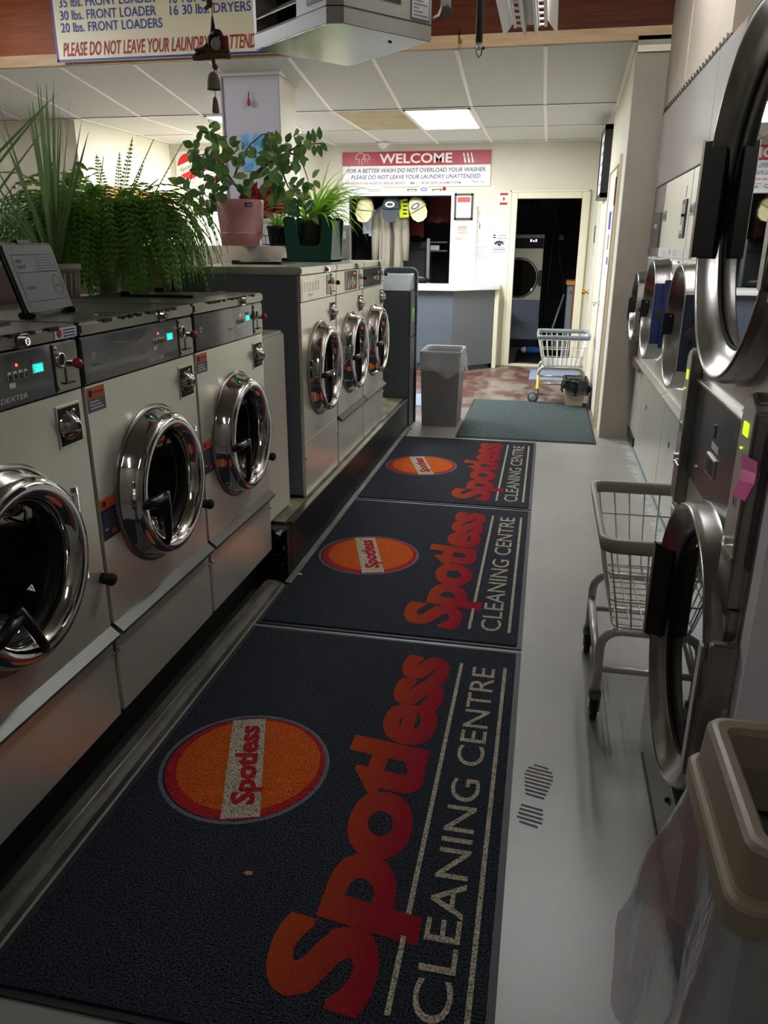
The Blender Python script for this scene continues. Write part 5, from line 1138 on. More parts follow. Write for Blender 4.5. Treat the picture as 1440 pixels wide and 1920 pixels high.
# ================================================================== OVERHEAD
h = thing('unit_heater', 'beige box unit heater hung near the ceiling with louvers and shiny underside', 'heater', (-.88, 3.4, 2.2)); ZH = 2.2
Lc, N1, N2, Rc, Fc = [GZ(u, v, ZH) for u, v in ((478, 93), (612, 43), (645, 43), (808, 78), (655, 124))]
poly = [Lc, N1, N2, Rc, Fc]; cen = sum(poly, V((0, 0, 0)))/5; TOP = 2.78
def wallq(b, p, q, z0, z1, m, inset=0, o=0):
    n = V((q.y-p.y, -(q.x-p.x), 0)).normalized(); 
    if n.dot((p+q)/2-cen) < 0: n = -n
    a, c = p+n*o, q+n*o; e = n*.012
    b.hexa([(a.x, a.y, z0), (c.x, c.y, z0), (c.x-e.x, c.y-e.y, z0), (a.x-e.x, a.y-e.y, z0)], [(a.x, a.y, z1), (c.x, c.y, z1), (c.x-e.x, c.y-e.y, z1), (a.x-e.x, a.y-e.y, z1)], m); return n
b = B(); n5 = len(poly)
for i in range(n5):
    p, q = poly[i], poly[(i+1) % n5]
    if i == 0:   # louvered face: frame only
        for f0, f1, z0, z1 in ((0, .04, ZH, TOP), (.62, 1, ZH, TOP), (.04, .62, ZH, ZH+.05), (.04, .62, TOP-.05, TOP)): wallq(b, p.lerp(q, f0), p.lerp(q, f1), z0, z1, heater_m)
    else: wallq(b, p, q, ZH, TOP, heater_m)
for i in (0, 1, 2): wallq(b, poly[i], poly[(i+1) % n5], ZH+.052, ZH+.056, louv, o=.001)
b.prism([(p.x, p.y) for p in poly], 'z', TOP, TOP+.01, heater_m); b.build('housing', h)
b = B(); b.prism([(cen.x+(p.x-cen.x)*.985, cen.y+(p.y-cen.y)*.985) for p in poly], 'z', ZH-.002, ZH+.012, heater_b); b.build('underside_sheet', h)
for q_, r_ in ((.55, .5),):
    c = cen.lerp(Rc, .55); b = B(); b.cyl((c.x, c.y, ZH-.002), (c.x, c.y, ZH-.004), .007, ink_r, 10); b.cyl((c.x, c.y-.016, ZH-.002), (c.x, c.y-.016, ZH-.004), .007, ink_r, 10); b.build('drain_plugs', h)
b = B()
wallq(b, Lc.lerp(N1, .04), Lc.lerp(N1, .62), ZH+.05, TOP-.05, louv, o=-.10); b.build('louver_recess', h)
for i in range(6):
    b = B(); z = ZH+.10+.085*i; a, c = Lc.lerp(N1, .045), Lc.lerp(N1, .615); n = V((c.y-a.y, -(c.x-a.x), 0)).normalized()
    if n.dot((a+c)/2-cen) < 0: n = -n
    a2, c2 = a-n*.07, c-n*.07
    b.raw([(a.x, a.y, z), (c.x, c.y, z), (c2.x, c2.y, z+.045), (a2.x, a2.y, z+.045), (a.x, a.y, z+.004), (c.x, c.y, z+.004), (c2.x, c2.y, z+.049), (a2.x, a2.y, z+.049)], [(0, 1, 2, 3), (4, 7, 6, 5), (0, 4, 5, 1), (1, 5, 6, 2), (2, 6, 7, 3), (3, 7, 4, 0)], heater_m); b.build('louver_blade', h)
def decal(b, p, q, f0, f1, z0, z1, m, o=.002): return wallq(b, p.lerp(q, f0), p.lerp(q, f1), z0, z1, m, o=o)
b = B(); decal(b, Lc, N1, .76, .96, ZH+.075, ZH+.125, navy_s); decal(b, Lc, N1, .775, .85, ZH+.082, ZH+.118, mat('pale_blue_print', '#5a86b8', .5), .003); decal(b, Lc, N1, .78, .96, ZH+.15, ZH+.20, paper); 
for k in range(3): decal(b, Lc, N1, .80, .94, ZH+.158+.014*k, ZH+.163+.014*k, ink_b, .003)
b.build('maker_stickers', h)
b = B(); decal(b, N2, Rc, .42, .63, ZH+.10, ZH+.175, pan_navy); decal(b, N2, Rc, .45, .60, ZH+.13, ZH+.135, ink_g, .003)
b.build('side_plate', h)
b = B(); decal(b, N2, Rc, .75, .97, ZH+.06, ZH+.21, grey_s); decal(b, N2, Rc, .757, .963, ZH+.067, ZH+.205, paper, .0025); decal(b, N2, Rc, .757, .963, ZH+.192, ZH+.205, ink_br, .003)
for k in range(8): decal(b, N2, Rc, .78, .94-.05*(k % 3), ZH+.075+.012*k, ZH+.080+.012*k, ink_g, .003)
b.build('instruction_label', h)
for f in (poly[0], poly[3]):
    b = B(); c = cen.lerp(f, .6); b.cyl((c.x, c.y, TOP), (c.x, c.y, 3.3), .008, steel_d, 8); b.build('hanger_rod', h)
# white cable and junction box right of the heater
q = GZ(830, 20, 2.35); b = B(); b.tube([GZ(812, 34, 2.27), GZ(822, 28, 2.30), GZ(829, 12, 2.36), GZ(829, -14, 2.5)], .005, white_p, 8); b.cyl(GZ(836, 22, 2.33), GZ(836, -20, 2.5), .022, grey_s, 14); single(b, 'power_cable', 'white cable and grey conduit end beside the heater', 'cable', GZ(829, 0, 2.4))
# hanging black hose with clear hook
q = PY(898, 80, 4.4); b = B(); b.tube([(q.x, q.y, 3.3), (q.x, q.y, q.z)], .018, hose, 12); 
pp = PY(898, 95, 4.4); b.tube([(q.x, q.y, q.z), (q.x, q.y, pp.z)], .014, mat('clear_sleeve', '#c8c8c4', .15, .6), 12); b.tube([(q.x-.012, q.y, q.z-.02), (q.x-.012, q.y, pp.z-.01), (q.x, q.y, pp.z-.03), (q.x+.014, q.y, pp.z-.02), (q.x+.016, q.y, pp.z+.01)], .0045, steel_d, 8); b.sph((q.x+.024, q.y, pp.z+.01), .008, black, 8); single(b, 'hanging_hose', 'black hose hanging from the ceiling with a clear hooked end', 'hose', (q.x, q.y, q.z))
b = B(); q = PY(861, 80, 6.19); b.tube([(q.x, 6.2, q.z+.08), (q.x, 6.195, q.z), (q.x+.015, 6.19, q.z-.005), (q.x+.015, 6.19, q.z+.02)], .004, brass, 6); b.tube([(q.x, 6.19, q.z-.02), PY(870, 90, 6.15), PY(893, 85, 5.9)], .002, kiosk_l, 5); b.tube([(q.x, 6.19, q.z-.02), PY(858, 110, 6.3), PY(864, 135, 6.5)], .0015, kiosk_m, 5); single(b, 'cup_hook', 'brass cup hook with thin wire on the wood beam edge', 'hook', (q.x, 6.2, q.z))
# twin tube louver fixture (unlit) near the beam
lf = thing('strip_light', 'white twin strip light fixture with slotted reflectors hanging before the wood beam', 'ceiling light', (-.2, 4.6, 2.6)); zl = 2.60
a0 = GZ(946, 68, zl); a1 = GZ(1044, 68, zl); x0, x1 = a0.x, a1.x; ye = 5.16; ys = 3.5
mid = (x0+x1)/2; hw = (x1-x0)/2
b = B()
for s in (-1, 1): b.raw([(mid+s*hw, ys, zl), (mid+s*hw, ye, zl), (mid+s*hw*.62, ye-.05, zl+.06), (mid+s*hw*.62, ys, zl+.06), (mid+s*(hw+.004), ys, zl), (mid+s*(hw+.004), ye, zl), (mid+s*(hw*.62+.006), ye-.05, zl+.064), (mid+s*(hw*.62+.006), ys, zl+.064)], [(0, 1, 2, 3), (4, 7, 6, 5), (0, 4, 5, 1), (1, 5, 6, 2), (2, 6, 7, 3), (3, 7, 4, 0)], white_p)
b.build('reflector', lf)
b = B()
for s in (-1, 1):
    xa, xb = sorted((mid+s*hw*.60, mid+s*hw*.27)); 
    for k in range(14): y = ye-.08-.115*k; b.box(xa, y-.012, zl+.028, xb, y+.012, zl+.036, white_p)
    b.box(xa-.004, ys, zl+.026, xa+.010, ye-.05, zl+.038, white_p); b.box(xb-.012, ys, zl+.026, xb+.004, ye-.05, zl+.038, white_p)
b.build('slotted_strip', lf)
b = B(); b.box(mid-hw*.22, ys, zl+.04, mid+hw*.22, ye-.05, zl+.10, mat('fixture_spine', '#b8b8b8', .4)); b.build('ballast_cover', lf)
for s in (-1, 1):
    b = B(); b.box(mid+s*hw*.22-.008, ys, zl-.005, mid+s*hw*.22+.008, ye-.01, zl+.06, white_p); b.build('side_rail', lf)
for y in (3.7, 4.9):
    b = B(); b.cyl((mid, y, zl+.1), (mid, y, 3.3), .006, steel_d, 8); b.build('hanger_rod', lf)
# unseen tube fixtures added to fill the front half with light
def fill_light(label, x, y0, y1, m_=light_f):
    t = thing('ceiling_light', label, 'ceiling light', (x, (y0+y1)/2, 3.2), 'added fill tubes over the front half')
    b = B(); b.box(x-.15, y0, 3.24, x+.15, y1, 3.3, white_p, .004); b.build('light_housing', t)
    for s in (-.07, .07): b = B(); b.cyl((x+s, y0+.03, 3.20), (x+s, y1-.03, 3.20), .022, m_, 12); b.build('tube', t)
fill_light('added unseen fill tube fixture over the rear left aisle behind the ferns', -4.8, 3.6, 5.2, mat('left_fill_tube', '#ffffff', .5, emit='#f8faff', est=LIGHT_FRONT*1.0))
fill_light('added unseen fill tube fixture over the front end of the shop', -.1, -1.2, 0.0, mat('front_fill_tube', '#ffffff', .5, emit='#f8faff', est=LIGHT_FRONT*.17))
fill_light('added unseen fill tube fixture high over the middle of the aisle', .20, 3.5, 4.9)
# cream price board hung on the beam
YB = BY-.07
bl = PY(108, 117, YB); z0 = bl.z; sg = thing('price_board', 'cream board with blue border listing loaders and dryers, hung on the wood beam', 'sign', (-2.6, YB, z0))
x0, x1 = bl.x, PY(530, 100, YB).x+.35; zt = z0+.55
b = B(); b.box(x0, YB, z0, x1, YB+.02, zt, sign_c, .003); b.build('sign_board', sg)
b = B(); tb = .016
for q in ((x0, z0, x1, z0+tb), (x0, z0, x0+tb, zt), (x0, zt-tb, x1, zt)): b.box(q[0], YB-.002, q[1], q[2], YB, q[3], blue_bd)
b.build('blue_border', sg)
def sline(s, u0, v0, u1, v1, hpx, m, **k):
    b = B(); p, q = PY(u0, v0, YB-.0025), PY(u1, v1, YB-.0025); b.text(s, (p.x, YB-.0025, (p.z+q.z)/2), X1, Z1, hpx/F*YB, m, w=q.x-p.x, **k); b.build('lettering', sg)
sline('35 lbs. FRONT LOADER', 111, 14, 291, 3, 14, ink_b, bold=.012); sline('30 lbs. FRONT LOADER', 113, 37, 293, 29, 14.5, ink_b, bold=.012); sline('20 lbs. FRONT LOADERS', 115, 60, 305, 52, 14.5, ink_b, bold=.012)
sline('18 TOP LOADERS', 318, 6, 455, -2, 14, ink_b, bold=.012); sline('16 30 lbs. DRYERS', 319, 28, 471, 20, 14.5, ink_b, bold=.012)
sline('PLEASE DO NOT LEAVE YOUR LAUNDRY UNATTENDED', 119, 104, 499, 89, 21, ink_r, bold=.016, shear=.16)
# bird wind chime
t = thing('wind_chime', 'driftwood wind chime with small bird and clay bell before the price board', 'wind chime', (-1.2, 2.9, 1.9)); YC = 2.9
def c3(u, v, dy=0): return PY(u, v, YC+dy)
k = YC/1435*1.03
b = B(); b.tube([c3(397, -60), c3(397, 10), c3(398, 32), c3(399, 100)], .0018, rope, 6); b.sph(c3(393, 5), .012, rope, 8, (1, 1, 1.4)); b.sph(c3(388, 14), .008, rope, 8); b.tube([c3(393, -60), c3(393, 0)], .008, rope, 8); b.build('cord', t)
b = B(); b.tube([c3(361, 109), c3(375, 107, .01), c3(395, 104), c3(415, 103), c3(432, 107)], .0, drift, 10, rr=[.008, .012, .013, .011, .007]); b.tube([c3(366, 95), c3(385, 92, .01), c3(410, 92), c3(430, 97)], .0, drift, 8, rr=[.006, .010, .012, .006]); b.tube([c3(366, 103), c3(376, 98), c3(386, 100)], .007, bird_d, 8); b.build('driftwood_perch', t)
b = B(); b.sph(c3(401, 78), .026, bird_d, 14, (.95, .9, 1.0)); b.sph(c3(405, 82, -.012), .021, bird_w, 14, (.9, .8, 1.0)); b.sph(c3(408, 66), .019, bird_d, 14); b.sph(c3(409, 70, -.010), .010, bird_w, 10, (1, .6, .5)); b.sph(c3(400, 63, -.012), .010, bird_w, 10, (1, .5, .8))
b.tube([c3(400, 66), c3(399, 48), c3(398, 31)], .0, bird_d, 8, rr=[.012, .007, .003]); b.tube([c3(394, 78), c3(388, 84), c3(382, 87)], .0, bird_d, 8, rr=[.012, .007, .002]); b.build('bird', t)
b = B(); q = c3(421, 81); b.lathe([(0, -.018), (.016, -.018), (.014, .020), (.011, .020), (.011, -.01), (0, -.01)], q, Z1, pinkr, 12); b.build('red_bucket', t)
b = B(); b.tube([c3(399, 108), c3(401, 120), c3(402, 128)], .007, rope, 8); b.sph(c3(404, 126), .010, rope, 8); b.tube([c3(401, 130), c3(402, 140)], .0015, kiosk_m, 6); b.build('rope_knot', t)
b = B(); q = c3(401.5, 168); b.lathe([(.025, 0), (.0235, .006), (.0215, .03), (.016, .047), (.008, .055), (0, .057), (0, .050), (.014, .044), (.019, .03), (.021, .004), (.025, 0)], q, Z1, stone, 24); b.build('clay_bell', t)
b = B(); b.tube([c3(403, 168), c3(404, 186)], .0014, rope, 6); q = c3(405, 213); b.lathe([(0, 0), (.012, .002), (.013, .010), (.008, .045), (.004, .054), (0, .055)], q, Z1, stone, 14); b.build('clapper', t)

# ================================================================== PLANTS
def leaf(b, p, d, n, L, W, m, fold=.25, droop=.25, seg=4):
    """pointed oval leaf from p along d, face normal n"""
    d = V(d).normalized(); n = V(n); s = d.cross(n)
    if s.length < 1e-4: s = d.cross(V((.3, .8, .5)))
    s.normalize(); n = s.cross(d); vs = []; p = V(p)
    for i in range(seg+1):
        t = i/seg; w_ = W*.5*(sin(pi*min(1, t*.96+.04)**.8))
        c = p+d*(L*t)-n*(droop*L*t*t)
        vs += [c-s*w_+n*(fold*w_), c, c+s*w_+n*(fold*w_)]
    fs = []
    for i in range(seg): a = 3*i; fs += [(a, a+1, a+4, a+3), (a+1, a+2, a+5, a+4)]
    b.raw(vs, fs, m, True)
def strap(b, p, d, L, W, m, droop=.5, seg=9, tw=0.):
    d = V(d).normalized(); s = d.cross(Z1); 
    if s.length < .05: s = V((1, 0, 0))
    s.normalize(); vs = []; c = V(p); dd = d.copy()
    for i in range(seg+1):
        t = i/seg; w_ = W*.5*(min(1, .55+t*1.5))*(1-t**2.5)+.0006; nn = s.cross(dd).normalized()
        vs += [c-s*w_+nn*w_*.4, c, c+s*w_+nn*w_*.4]
        dd = (dd+V((0, 0, -1))*droop*t*1.6/seg).normalized(); c = c+dd*(L/seg)
    fs = []
    for i in range(seg): a = 3*i; fs += [(a, a+1, a+4, a+3), (a+1, a+2, a+5, a+4)]
    b.raw(vs, fs, m, True)
def pot(b, c, r0, r1, h, m, rim=.0):
    b.lathe([(0, 0), (r0, 0), (r0+(r1-r0)*.9, h*.86), (r1+rim, h*.87), (r1+rim, h), (r1-.006, h), (r1-.012, h*.8), (0, h*.8)], c, Z1, m, 28)
def soil_(b, c, r, h): b.lathe([(0, h*.84), (r, h*.82)], c, Z1, soil, 20)
R = random.Random(4)
# bulkheads the pots stand on
b = B(); b.box(-2.08, .3, 0, -1.68, 3.44, 1.21, mat('bulkhead_beige', '#9b927f', .6)); struct(b, 'wall_bulkhead_near')
b = B(); b.box(-2.35, 3.60, 0, -1.765, 6.45, 1.44, MATS['bulkhead_beige'], .008); b.box(-1.80, 4.9, 1.30, -1.76, 4.92, 1.36, steel_d); struct(b, 'wall_bulkhead_far')
b = B(); b.box(-2.75, .3, 0, -2.10, 3.44, 1.0, white_g, .01); b.box(-2.3, .3, 1.0, -2.10, 3.44, 1.22, white_g); single(b, 'machine_row', 'row of white enamel washer backs behind the fern and strap-leaved plant', 'cabinet', (-2.5, 2, 0))  # row of white top-loader backs, merged into one mesh

# big fern in a pale pedestal pot
FC = V((-1.845, 3.12, 1.56)); t = thing('potted_fern', 'large drooping green fern behind the near washer row', 'potted plant', (FC.x, FC.y, 1.21), 'potted plants on the bulkhead')
b = B(); b.lathe([(0, 0), (.09, 0), (.085, .015), (.045, .035), (.04, .10), (.075, .13), (.13, .22), (.15, .30), (.15, .32), (.135, .32), (.12, .29), (0, .28)], (FC.x, FC.y, 1.21), Z1, pot_w, 28); b.build('pedestal_pot', t)
def frond(b, p, d, L, droop, m, lw=.052, n=26, m2=None, up=False):
    d = V(d).normalized(); c = V(p); pts = [c.copy()]; dd = d.copy()
    for i in range(n):
        t = i/n; dd = (dd+V((0, 0, -1))*droop*(1.5/n)*(0.25+t)).normalized(); c = c+dd*(L/n); pts.append(c.copy())
    b.tube(pts[::3]+[pts[-1]], .0016, m, 4)
    sd = d.cross(Z1)
    if sd.length < .1: sd = V((R.uniform(-1, 1), R.uniform(-1, 1), 0))
    sd.normalize()
    for i in range(2, n):
        t = i/n; q = pts[i]; td = (pts[i+1]-pts[i-1]).normalized(); s = (sd-td*sd.dot(td)).normalized(); nn = s.cross(td)
        l = lw*(min(1, t*3+.3))*(1-t**2.2)**.7; w_ = L/n*.62
        for sg in (-1, 1):
            e = (s*sg*.92+td*.3-Z1*.18).normalized(); a = q; tip = q+e*l; m_ = q+e*l*.45
            b.raw([a, m_+td*w_*.6+nn*.002, tip, m_-td*w_*.5], [(0, 1, 2, 3)], m2 if (m2 and R.random() < .35) else m)
b = B()
for i in range(430):
    a = R.uniform(0, 2*pi); e = R.uniform(.0, 1.3); L = R.uniform(.36, .54); drp = R.uniform(2.6, 5.0)
    rr0 = .16*math.sqrt(R.random()); base = FC+V((cos(a)*rr0*1.15, sin(a)*rr0, R.uniform(-.07, .03)))
    frond(b, base, (cos(a), sin(a), e), L, drp, fern_m, .038, 20, fern_l if sin(a) > .2 else None)
for (u, v, dy) in ((250, 258, 0), (291, 262, .05), (225, 285, .0), (272, 310, .02), (345, 270, .15), (180, 290, -.1), (196, 293, .0), (300, 340, 0), (160, 330, -.1)):
    tip = PY(u, v, FC.y+dy); base = FC+V((R.uniform(-.05, .05), R.uniform(-.05, .05), 0)); base = base.lerp(V((tip.x, tip.y, base.z)), .35); L = (tip-base).length; frond(b, base, tip-base+V((0, 0, .02)), L, .06, fern_m, .034, 20, fern_l)
b.build('fronds', t)
# strap-leaved plant at the left, in a ribbed pale pot
PC = PY(82, 470, 2.55); t = thing('potted_strap_plant', 'spiky strap-leaved plant in a pale ribbed pot, left of the fern', 'potted plant', (PC.x, PC.y, 1.21), 'potted plants on the bulkhead')
pc = PY(105, 520, 2.62); b = B(); pot(b, (pc.x, pc.y, 1.21), .065, .085, .17, pot_w, .006)
for k_ in range(20): a = 2*pi*k_/20; b.tube([(pc.x+.066*cos(a), pc.y+.066*sin(a), 1.22), (pc.x+.082*cos(a), pc.y+.082*sin(a), 1.35)], .005, pot_w, 5)
soil_(b, (pc.x, pc.y, 1.21), .075, .17); b.build('pot', t)
b = B(); base = V((pc.x, pc.y, 1.35))
for (u, v, dr_) in ((90, 172, .1), (100, 162, .15), (117, 230, .05), (130, 196, .1), (80, 205, .05), (62, 200, .05), (52, 210, .1), (40, 225, .15), (130, 255, .15), (165, 262, .2), (100, 205, .05), (145, 240, .1), (5, 200, .15), (0, 255, .3), (-15, 300, .3), (-25, 330, .3), (-30, 380, .3), (-30, 400, .3), (0, 410, .5), (150, 300, .3), (20, 300, .25), (70, 165, .1), (-20, 350, .4), (95, 190, .05), (75, 175, .08), (110, 210, .05)):
    tip = PY(u, v, 2.6+R.uniform(-.25, .25)); d = tip-base; strap(b, base+V((R.uniform(-.015, .015), R.uniform(-.015, .015), 0)), d+V((0, 0, dr_*.12)), d.length*1.04, .015, drac_m, dr_*.5, 10)
for (u0, v0, u1, v1) in ((-30, 345, 92, 190), (-40, 330, 110, 172), (-30, 400, 88, 235)):
    p0, p1 = PY(u0, v0, 2.1), PY(u1, v1, 2.2); strap(b, p0, p1-p0, (p1-p0).length, .026, drac_m, .02, 8)
b.build('leaves', t)
b = B(); q = GZ(20, 540, 1.32); b.box(-2.06, 2.02, 1.21, -1.70, 2.36, 1.375, maroon, .01); b.box(-2.07, 2.01, 1.365, -1.69, 2.37, 1.385, maroon, .006); single(b, 'storage_tub', 'dark maroon plastic tub behind the raised soap hatch', 'tub', (-1.88, 2.2, 1.21))
# pothos in a black pot behind the fern
q = PY(140, 420, 3.75); t = thing('potted_pothos', 'leafy trailing plant in black pot between strap plant and fern', 'potted plant', (q.x, q.y, 1.5), 'potted plants on the bulkhead')
b = B(); zb0 = PY(140, 412, 3.75).z; pot(b, (q.x, q.y, zb0-.02), .065, .09, .15, pot_k, .004); b.cyl((q.x, q.y, 1.50), (q.x, q.y, zb0-.015), .05, pot_k, 16); b.build('pot', t)
b = B(); c = V((q.x, q.y, zb0+.15))
for i in range(75):
    a = R.uniform(0, 2*pi); r = R.uniform(.02, .24); p = c+V((cos(a)*r, sin(a)*r*.6, R.uniform(-.06, .13)-r*.35)); leaf(b, p, (cos(a), sin(a)*.6, R.uniform(-.6, .4)), (0, -.4, 1), R.uniform(.05, .08), R.uniform(.035, .055), R.choice([leaf_d, leaf_o, fern_l]))
for (u, v) in ((163, 345), (177, 350), (125, 335)): p1 = PY(u, v, 3.7); b.tube([c, c.lerp(p1, .5)+V((0, 0, .03)), p1], .002, stem_m, 5); leaf(b, p1, (.5, -.3, -.4), (.1, -1, .3), .07, .05, leaf_d)
b.build('leaves', t)
# hoya-like tree in the pink pot
PZ = 1.441; YP = 4.62; q = PY(452, 420, YP); t = thing('potted_tree_plant', 'woody branching plant with oval leaves in a pink plastic pot', 'potted plant', (q.x, YP, PZ), 'potted plants on the bulkhead')
r1 = (PY(494, 377, YP).x-PY(410, 377, YP).x)/2; hp_ = PY(452, 377, YP).z-PZ+.006
b = B(); b.lathe([(0, 0), (r1*.86, 0), (r1*.90, hp_*.26), (r1*.93, hp_*.27), (r1*.88, hp_*.28), (r1*.9, hp_*.30), (r1, hp_*.97), (r1*.985, hp_), (r1*.93, hp_*.985), (r1*.90, hp_*.85), (0, hp_*.84)], (q.x, YP, PZ), Z1, pink_pot, 40); b.lathe([(0, .86*hp_), (r1*.9, .86*hp_)], (q.x, YP, PZ), Z1, soil, 24); p_ = b.build('pot', t)
b = B(); s0 = PY(466, 384, YP-r1*1.0); b.box(s0.x-.022, s0.y-.003, s0.z-.012, s0.x+.022, s0.y+.004, s0.z+.012, kiosk_m); b.box(s0.x-.008, s0.y-.0045, s0.z-.006, s0.x+.018, s0.y-.003, s0.z+.006, kiosk_l); b.build('pot_sticker', p_)
tr = B(); lv = B()
def br(pts, r0, r1_, dys):
    P = [PY(u, v, YP+dy) for (u, v), dy in zip(pts, dys)]; n = len(P); tr.tube(P, 0, stem_m, 7, rr=[r0+(r1_-r0)*i/(n-1) for i in range(n)]); return P
B0 = br([(452, 378), (456, 360), (475, 330), (497, 310), (515, 300), (540, 285), (560, 273), (605, 268)], .016, .003, [0, 0, -.03, -.05, -.06, -.08, -.10, -.12])
B1 = br([(456, 362), (440, 345), (425, 325), (412, 300), (400, 275), (400, 240)], .009, .003, [0, -.02, -.06, -.06, -.05, -.05])
B2 = br([(440, 345), (420, 338), (400, 335), (385, 350), (378, 375), (392, 398)], .008, .002, [-.02, -.1, -.15, -.2, -.2, -.2])
B3 = br([(440, 330), (450, 300), (470, 270), (492, 252), (512, 248)], .007, .002, [0, .02, .03, .0, .0])
B4 = br([(515, 300), (530, 325), (540, 350), (560, 372), (575, 390)], .007, .002, [-.06, -.1, -.14, -.16, -.2])
B5 = br([(540, 285), (562, 295), (572, 320), (580, 345)], .006, .002, [-.08, -.1, -.12, -.12])
B6 = br([(412, 300), (390, 290), (370, 290), (355, 345)], .006, .002, [-.06, -.1, -.12, -.14])
clusters = [((400, 245), 14, 8), ((390, 272), 24, 8), ((385, 300), 30, 14), ((365, 285), 16, 5), ((420, 290), 28, 14), ((438, 275), 20, 9), ((400, 340), 34, 26), ((380, 370), 26, 12), ((355, 350), 18, 6), ((395, 390), 18, 8), ((470, 300), 26, 8), ((508, 258), 20, 10), ((505, 285), 24, 9), ((535, 285), 26, 12), ((545, 300), 24, 10), ((560, 262), 16, 5), ((520, 345), 28, 14), ((545, 365), 26, 14), ((570, 390), 22, 12), ((588, 345), 16, 6), ((450, 345), 22, 6), ((500, 330), 24, 8)]
for (u0, v0), r, n in clusters:
    for i in range(n):
        a, rr2 = R.uniform(0, 2*pi), r*math.sqrt(R.random()); p = PY(u0+rr2*cos(a), v0+rr2*sin(a), YP+R.uniform(-.28, .02)); dd = V((R.uniform(-.7, .7), R.uniform(-.5, .3), R.uniform(-1, .5))); leaf(lv, p, dd, (R.uniform(-.5, .5), -1, R.uniform(-.1, .7)), R.uniform(.055, .085), R.uniform(.036, .052), R.choice([leaf_d, leaf_d, leaf_o]), .2, .1)
for (u, v, du, dv) in ((600, 262, -2, -26), (590, 268, -4, -28), (580, 268, -2, -24), (602, 268, 12, 16), (596, 272, 8, 24), (588, 272, 2, 22), (572, 272, -6, 24), (565, 272, -14, -16), (556, 272, 6, 26)):
    p0, p1 = PY(u, v, YP-.12), PY(u+du, v+dv, YP-.13); leaf(lv, p0, p1-p0, (.2, -1, .1), (p1-p0).length, .034, leaf_d, .2, .0)
tr.build('branches', t); lv.build('leaves', t)
# red poinsettia behind
q = PY(545, 372, 5.3); t = thing('potted_poinsettia', 'dark red poinsettia behind the pink pot', 'potted plant', (q.x-.02, 5.3, 1.441), 'potted plants on the bulkhead')
b = B(); pot(b, (q.x-.02, 5.3, 1.441), .06, .08, .12, pot_k, .004); b.build('pot', t)
b = B(); b.tube([(q.x-.02, 5.3, 1.53), (q.x-.02, 5.3, 1.70)], .006, stem_m, 6)
for i in range(70):
    c = PY(R.uniform(462, 528), R.uniform(352, 402), 5.3+R.uniform(-.1, .1)); leaf(b, c, (R.uniform(-1, 1), R.uniform(-.6, .2), R.uniform(-.8, .5)), (R.uniform(-.3, .3), -1, .4), R.uniform(.08, .13), R.uniform(.045, .065), poin)
b.build('red_bracts', t); b = B(); leaf(b, PY(548, 345, 5.1), PY(566, 372, 5.1)-PY(548, 345, 5.1), (.3, -1, .2), .12, .04, poin); b.build('bract', t)
# small spider plants in black pots in a wire rack
q = PY(522, 440, 4.75); t = thing('small_spider_plant', 'small grassy plant in a black pot inside a wire rack, right of the pink pot', 'potted plant', (q.x, 4.75, 1.441), 'potted plants on the bulkhead')
b = B(); pot(b, (q.x, 4.75, 1.441), .055, .068, .115, pot_k, .003); b.build('pot', t)
b = B()
for i in range(46): a = R.uniform(0, 2*pi); strap(b, (q.x, 4.75, 1.54), (cos(a), sin(a), R.uniform(.5, 1.6)), R.uniform(.10, .17), .008, spider_m, 1.2, 7)
b.build('leaves', t)
b = B(); z = 1.444
for zz in (1.45, 1.50): b.tube([(q.x-.085, 4.66, zz), (q.x+.085, 4.66, zz), (q.x+.085, 4.84, zz), (q.x-.085, 4.84, zz)], .003, kiosk_m, 6, closed=True)
for k_ in range(6): x = q.x-.085+.034*k_; b.tube([(x, 4.66, 1.50), (x, 4.66, 1.447), (x, 4.84, 1.447)], .0025, kiosk_m, 5)
b.tube([(q.x-.085, 4.66, 1.447), (q.x-.095, 4.65, 1.49), (q.x-.085, 4.65, 1.515), (q.x-.07, 4.65, 1.50)], .004, black, 6)
single(b, 'wire_rack', 'low black wire rack holding the small grassy plant', 'rack', (q.x, 4.75, 1.441))
# dark green U-fronted carrier with the bright spider plant
YH = 4.62; zl0 = 1.352; p0, p1 = PY(539, 480, YH), PY(621, 480, YH); xa, xb = p0.x, p1.x; zt_ = PY(580, 406, YH).z; wL, wR = PY(531, 405, YH).x, PY(625, 404, YH).x
t = thing('plant_carrier', 'dark green plastic carrier with U-shaped cut front on the far washers', 'carrier', ((xa+xb)/2, YH, zl0))
def upoly(n=8):
    hw_ = (xb-xa); i0, i1 = xa+hw_*.245, xb-hw_*.215; zi = zl0+(zt_-zl0)*.34
    return [(xa+.012, zl0), (xb-.012, zl0), (xb, zl0+.012), (wR, zt_-.012), (wR-.012, zt_), (i1+.012, zt_), (i1+.004, zt_-.012), (i1, zi+.035), (i1-.012, zi+.008), (i1-.03, zi), (i0+.03, zi), (i0+.012, zi+.008), (i0, zi+.035), (i0-.012, zt_-.012), (i0-.02, zt_), (wL+.012, zt_), (wL, zt_-.012), (xa, zl0+.012)]
P_ = upoly(); b = B(); b.prism(P_, 'y', YH-.012, YH+.012, holder_g, .004); b.build('front_wall', t)
b = B(); b.prism(P_, 'y', YH+.226, YH+.25, holder_g, .004); b.build('back_wall', t)
b = B(); b.box(xa, YH, zl0, xa+.014, YH+.24, zt_-.02, holder_g); b.box(xb-.014, YH, zl0, xb, YH+.24, zt_-.02, holder_g); b.box(xa, YH, zl0, xb, YH+.24, zl0+.012, holder_g); b.build('side_walls', t)
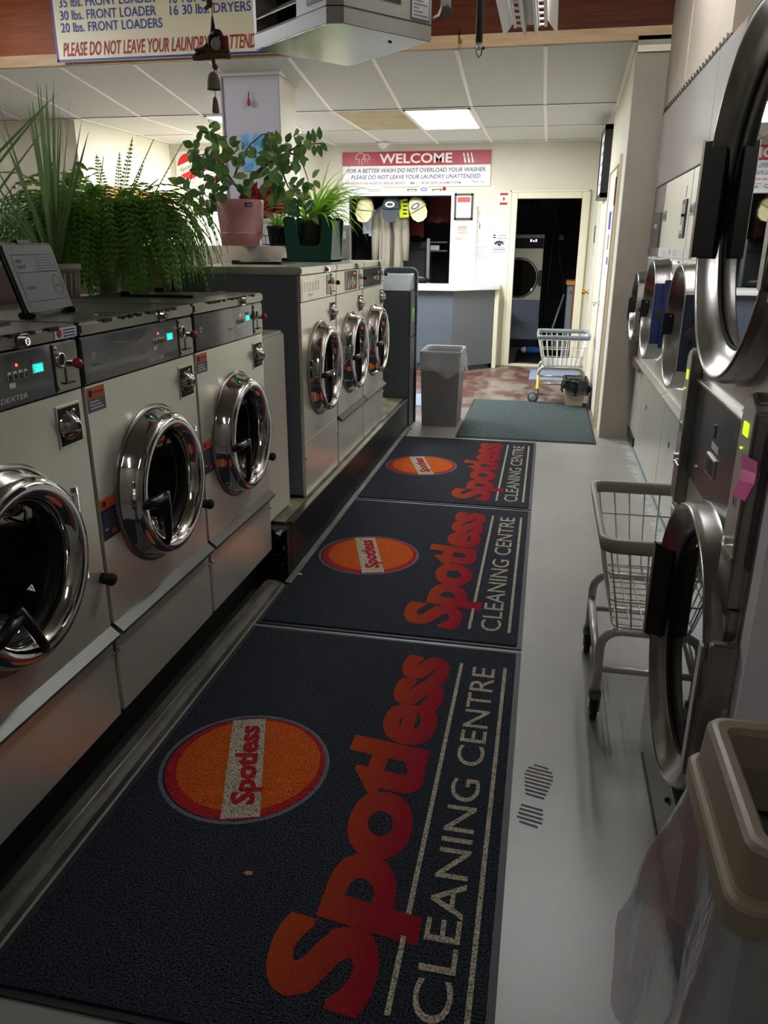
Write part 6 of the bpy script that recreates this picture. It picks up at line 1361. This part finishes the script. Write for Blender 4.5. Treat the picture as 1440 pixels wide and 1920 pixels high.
b = B(); b.box(xa+.02, YH+.02, zl0+.013, xb-.02, YH+.22, zl0+.085, tan, .004); single(b, 'foam_block', 'tan foam block inside the green carrier', 'block', ((xa+xb)/2, YH+.1, zl0+.013))
q = PY(588, 430, YH+.115); t = thing('spider_plant', 'bright green spider plant with long arching leaves in a dark pot in the green carrier', 'potted plant', (q.x, q.y, zl0+.086), 'potted plants on the bulkhead')
b = B(); pot(b, (q.x, q.y, zl0+.086), .062, .078, .15, mat('olive_pot', '#33392c', .45), .004); b.build('pot', t)
b = B(); base = V((q.x, q.y, zl0+.22))
for i in range(100):
    a = R.uniform(-.9, 1.3) if i % 3 else R.uniform(0, 2*pi); e = R.uniform(.3, 1.5); strap(b, base+V((R.uniform(-.03, .03), R.uniform(-.03, .03), 0)), (cos(a), sin(a)*.8-.25, e), R.uniform(.26, .46), R.uniform(.015, .022), spider_m, R.uniform(1.4, 3.2), 11)
for (u, v, dr_) in ((655, 318, .1), (662, 340, .3), (640, 335, .1), (620, 300, .1), (690, 380, 1.2), (650, 372, .5)):
    tip = PY(u, v, q.y-.05); d = tip-base; strap(b, base, d+V((0, 0, dr_*.2)), d.length*1.08, .017, spider_m, dr_, 11)
for (u, v) in ((668, 415), (655, 440), (662, 455), (640, 465)):
    tip = PY(u, v, q.y-.08); mid_ = base.lerp(tip, .5)+V((.03, 0, .16)); pts = [base.lerp(mid_, i/5)*(1-i/10)+mid_*(i/10) for i in range(6)]; strap(b, base, mid_-base+V((0, 0, .06)), (mid_-base).length+(tip-mid_).length, .014, spider_m, 3.4, 12)
b.build('leaves', t)
b = B(); q = PY(649, 440, 5.35); b.box(q.x-.05, 5.33, 1.353, q.x+.03, 5.36, q.z+.06, mat('grey_upright', '#a8a8a0', .5)); b.box(q.x-.045, 5.32, q.z-.03, q.x+.0, 5.33, q.z+.02, paper); single(b, 'upright_post', 'grey post with white card rising behind the spider plant', 'post', (q.x, 5.35, 1.353))
b = B(); q = PY(560, 435, 5.0); b.box(q.x-.02, 5.0, 1.441, q.x+.04, 5.06, 1.56, white_g, .006); single(b, 'white_box', 'small white box glimpsed behind the green carrier', 'box', (q.x, 5.0, 1.441))
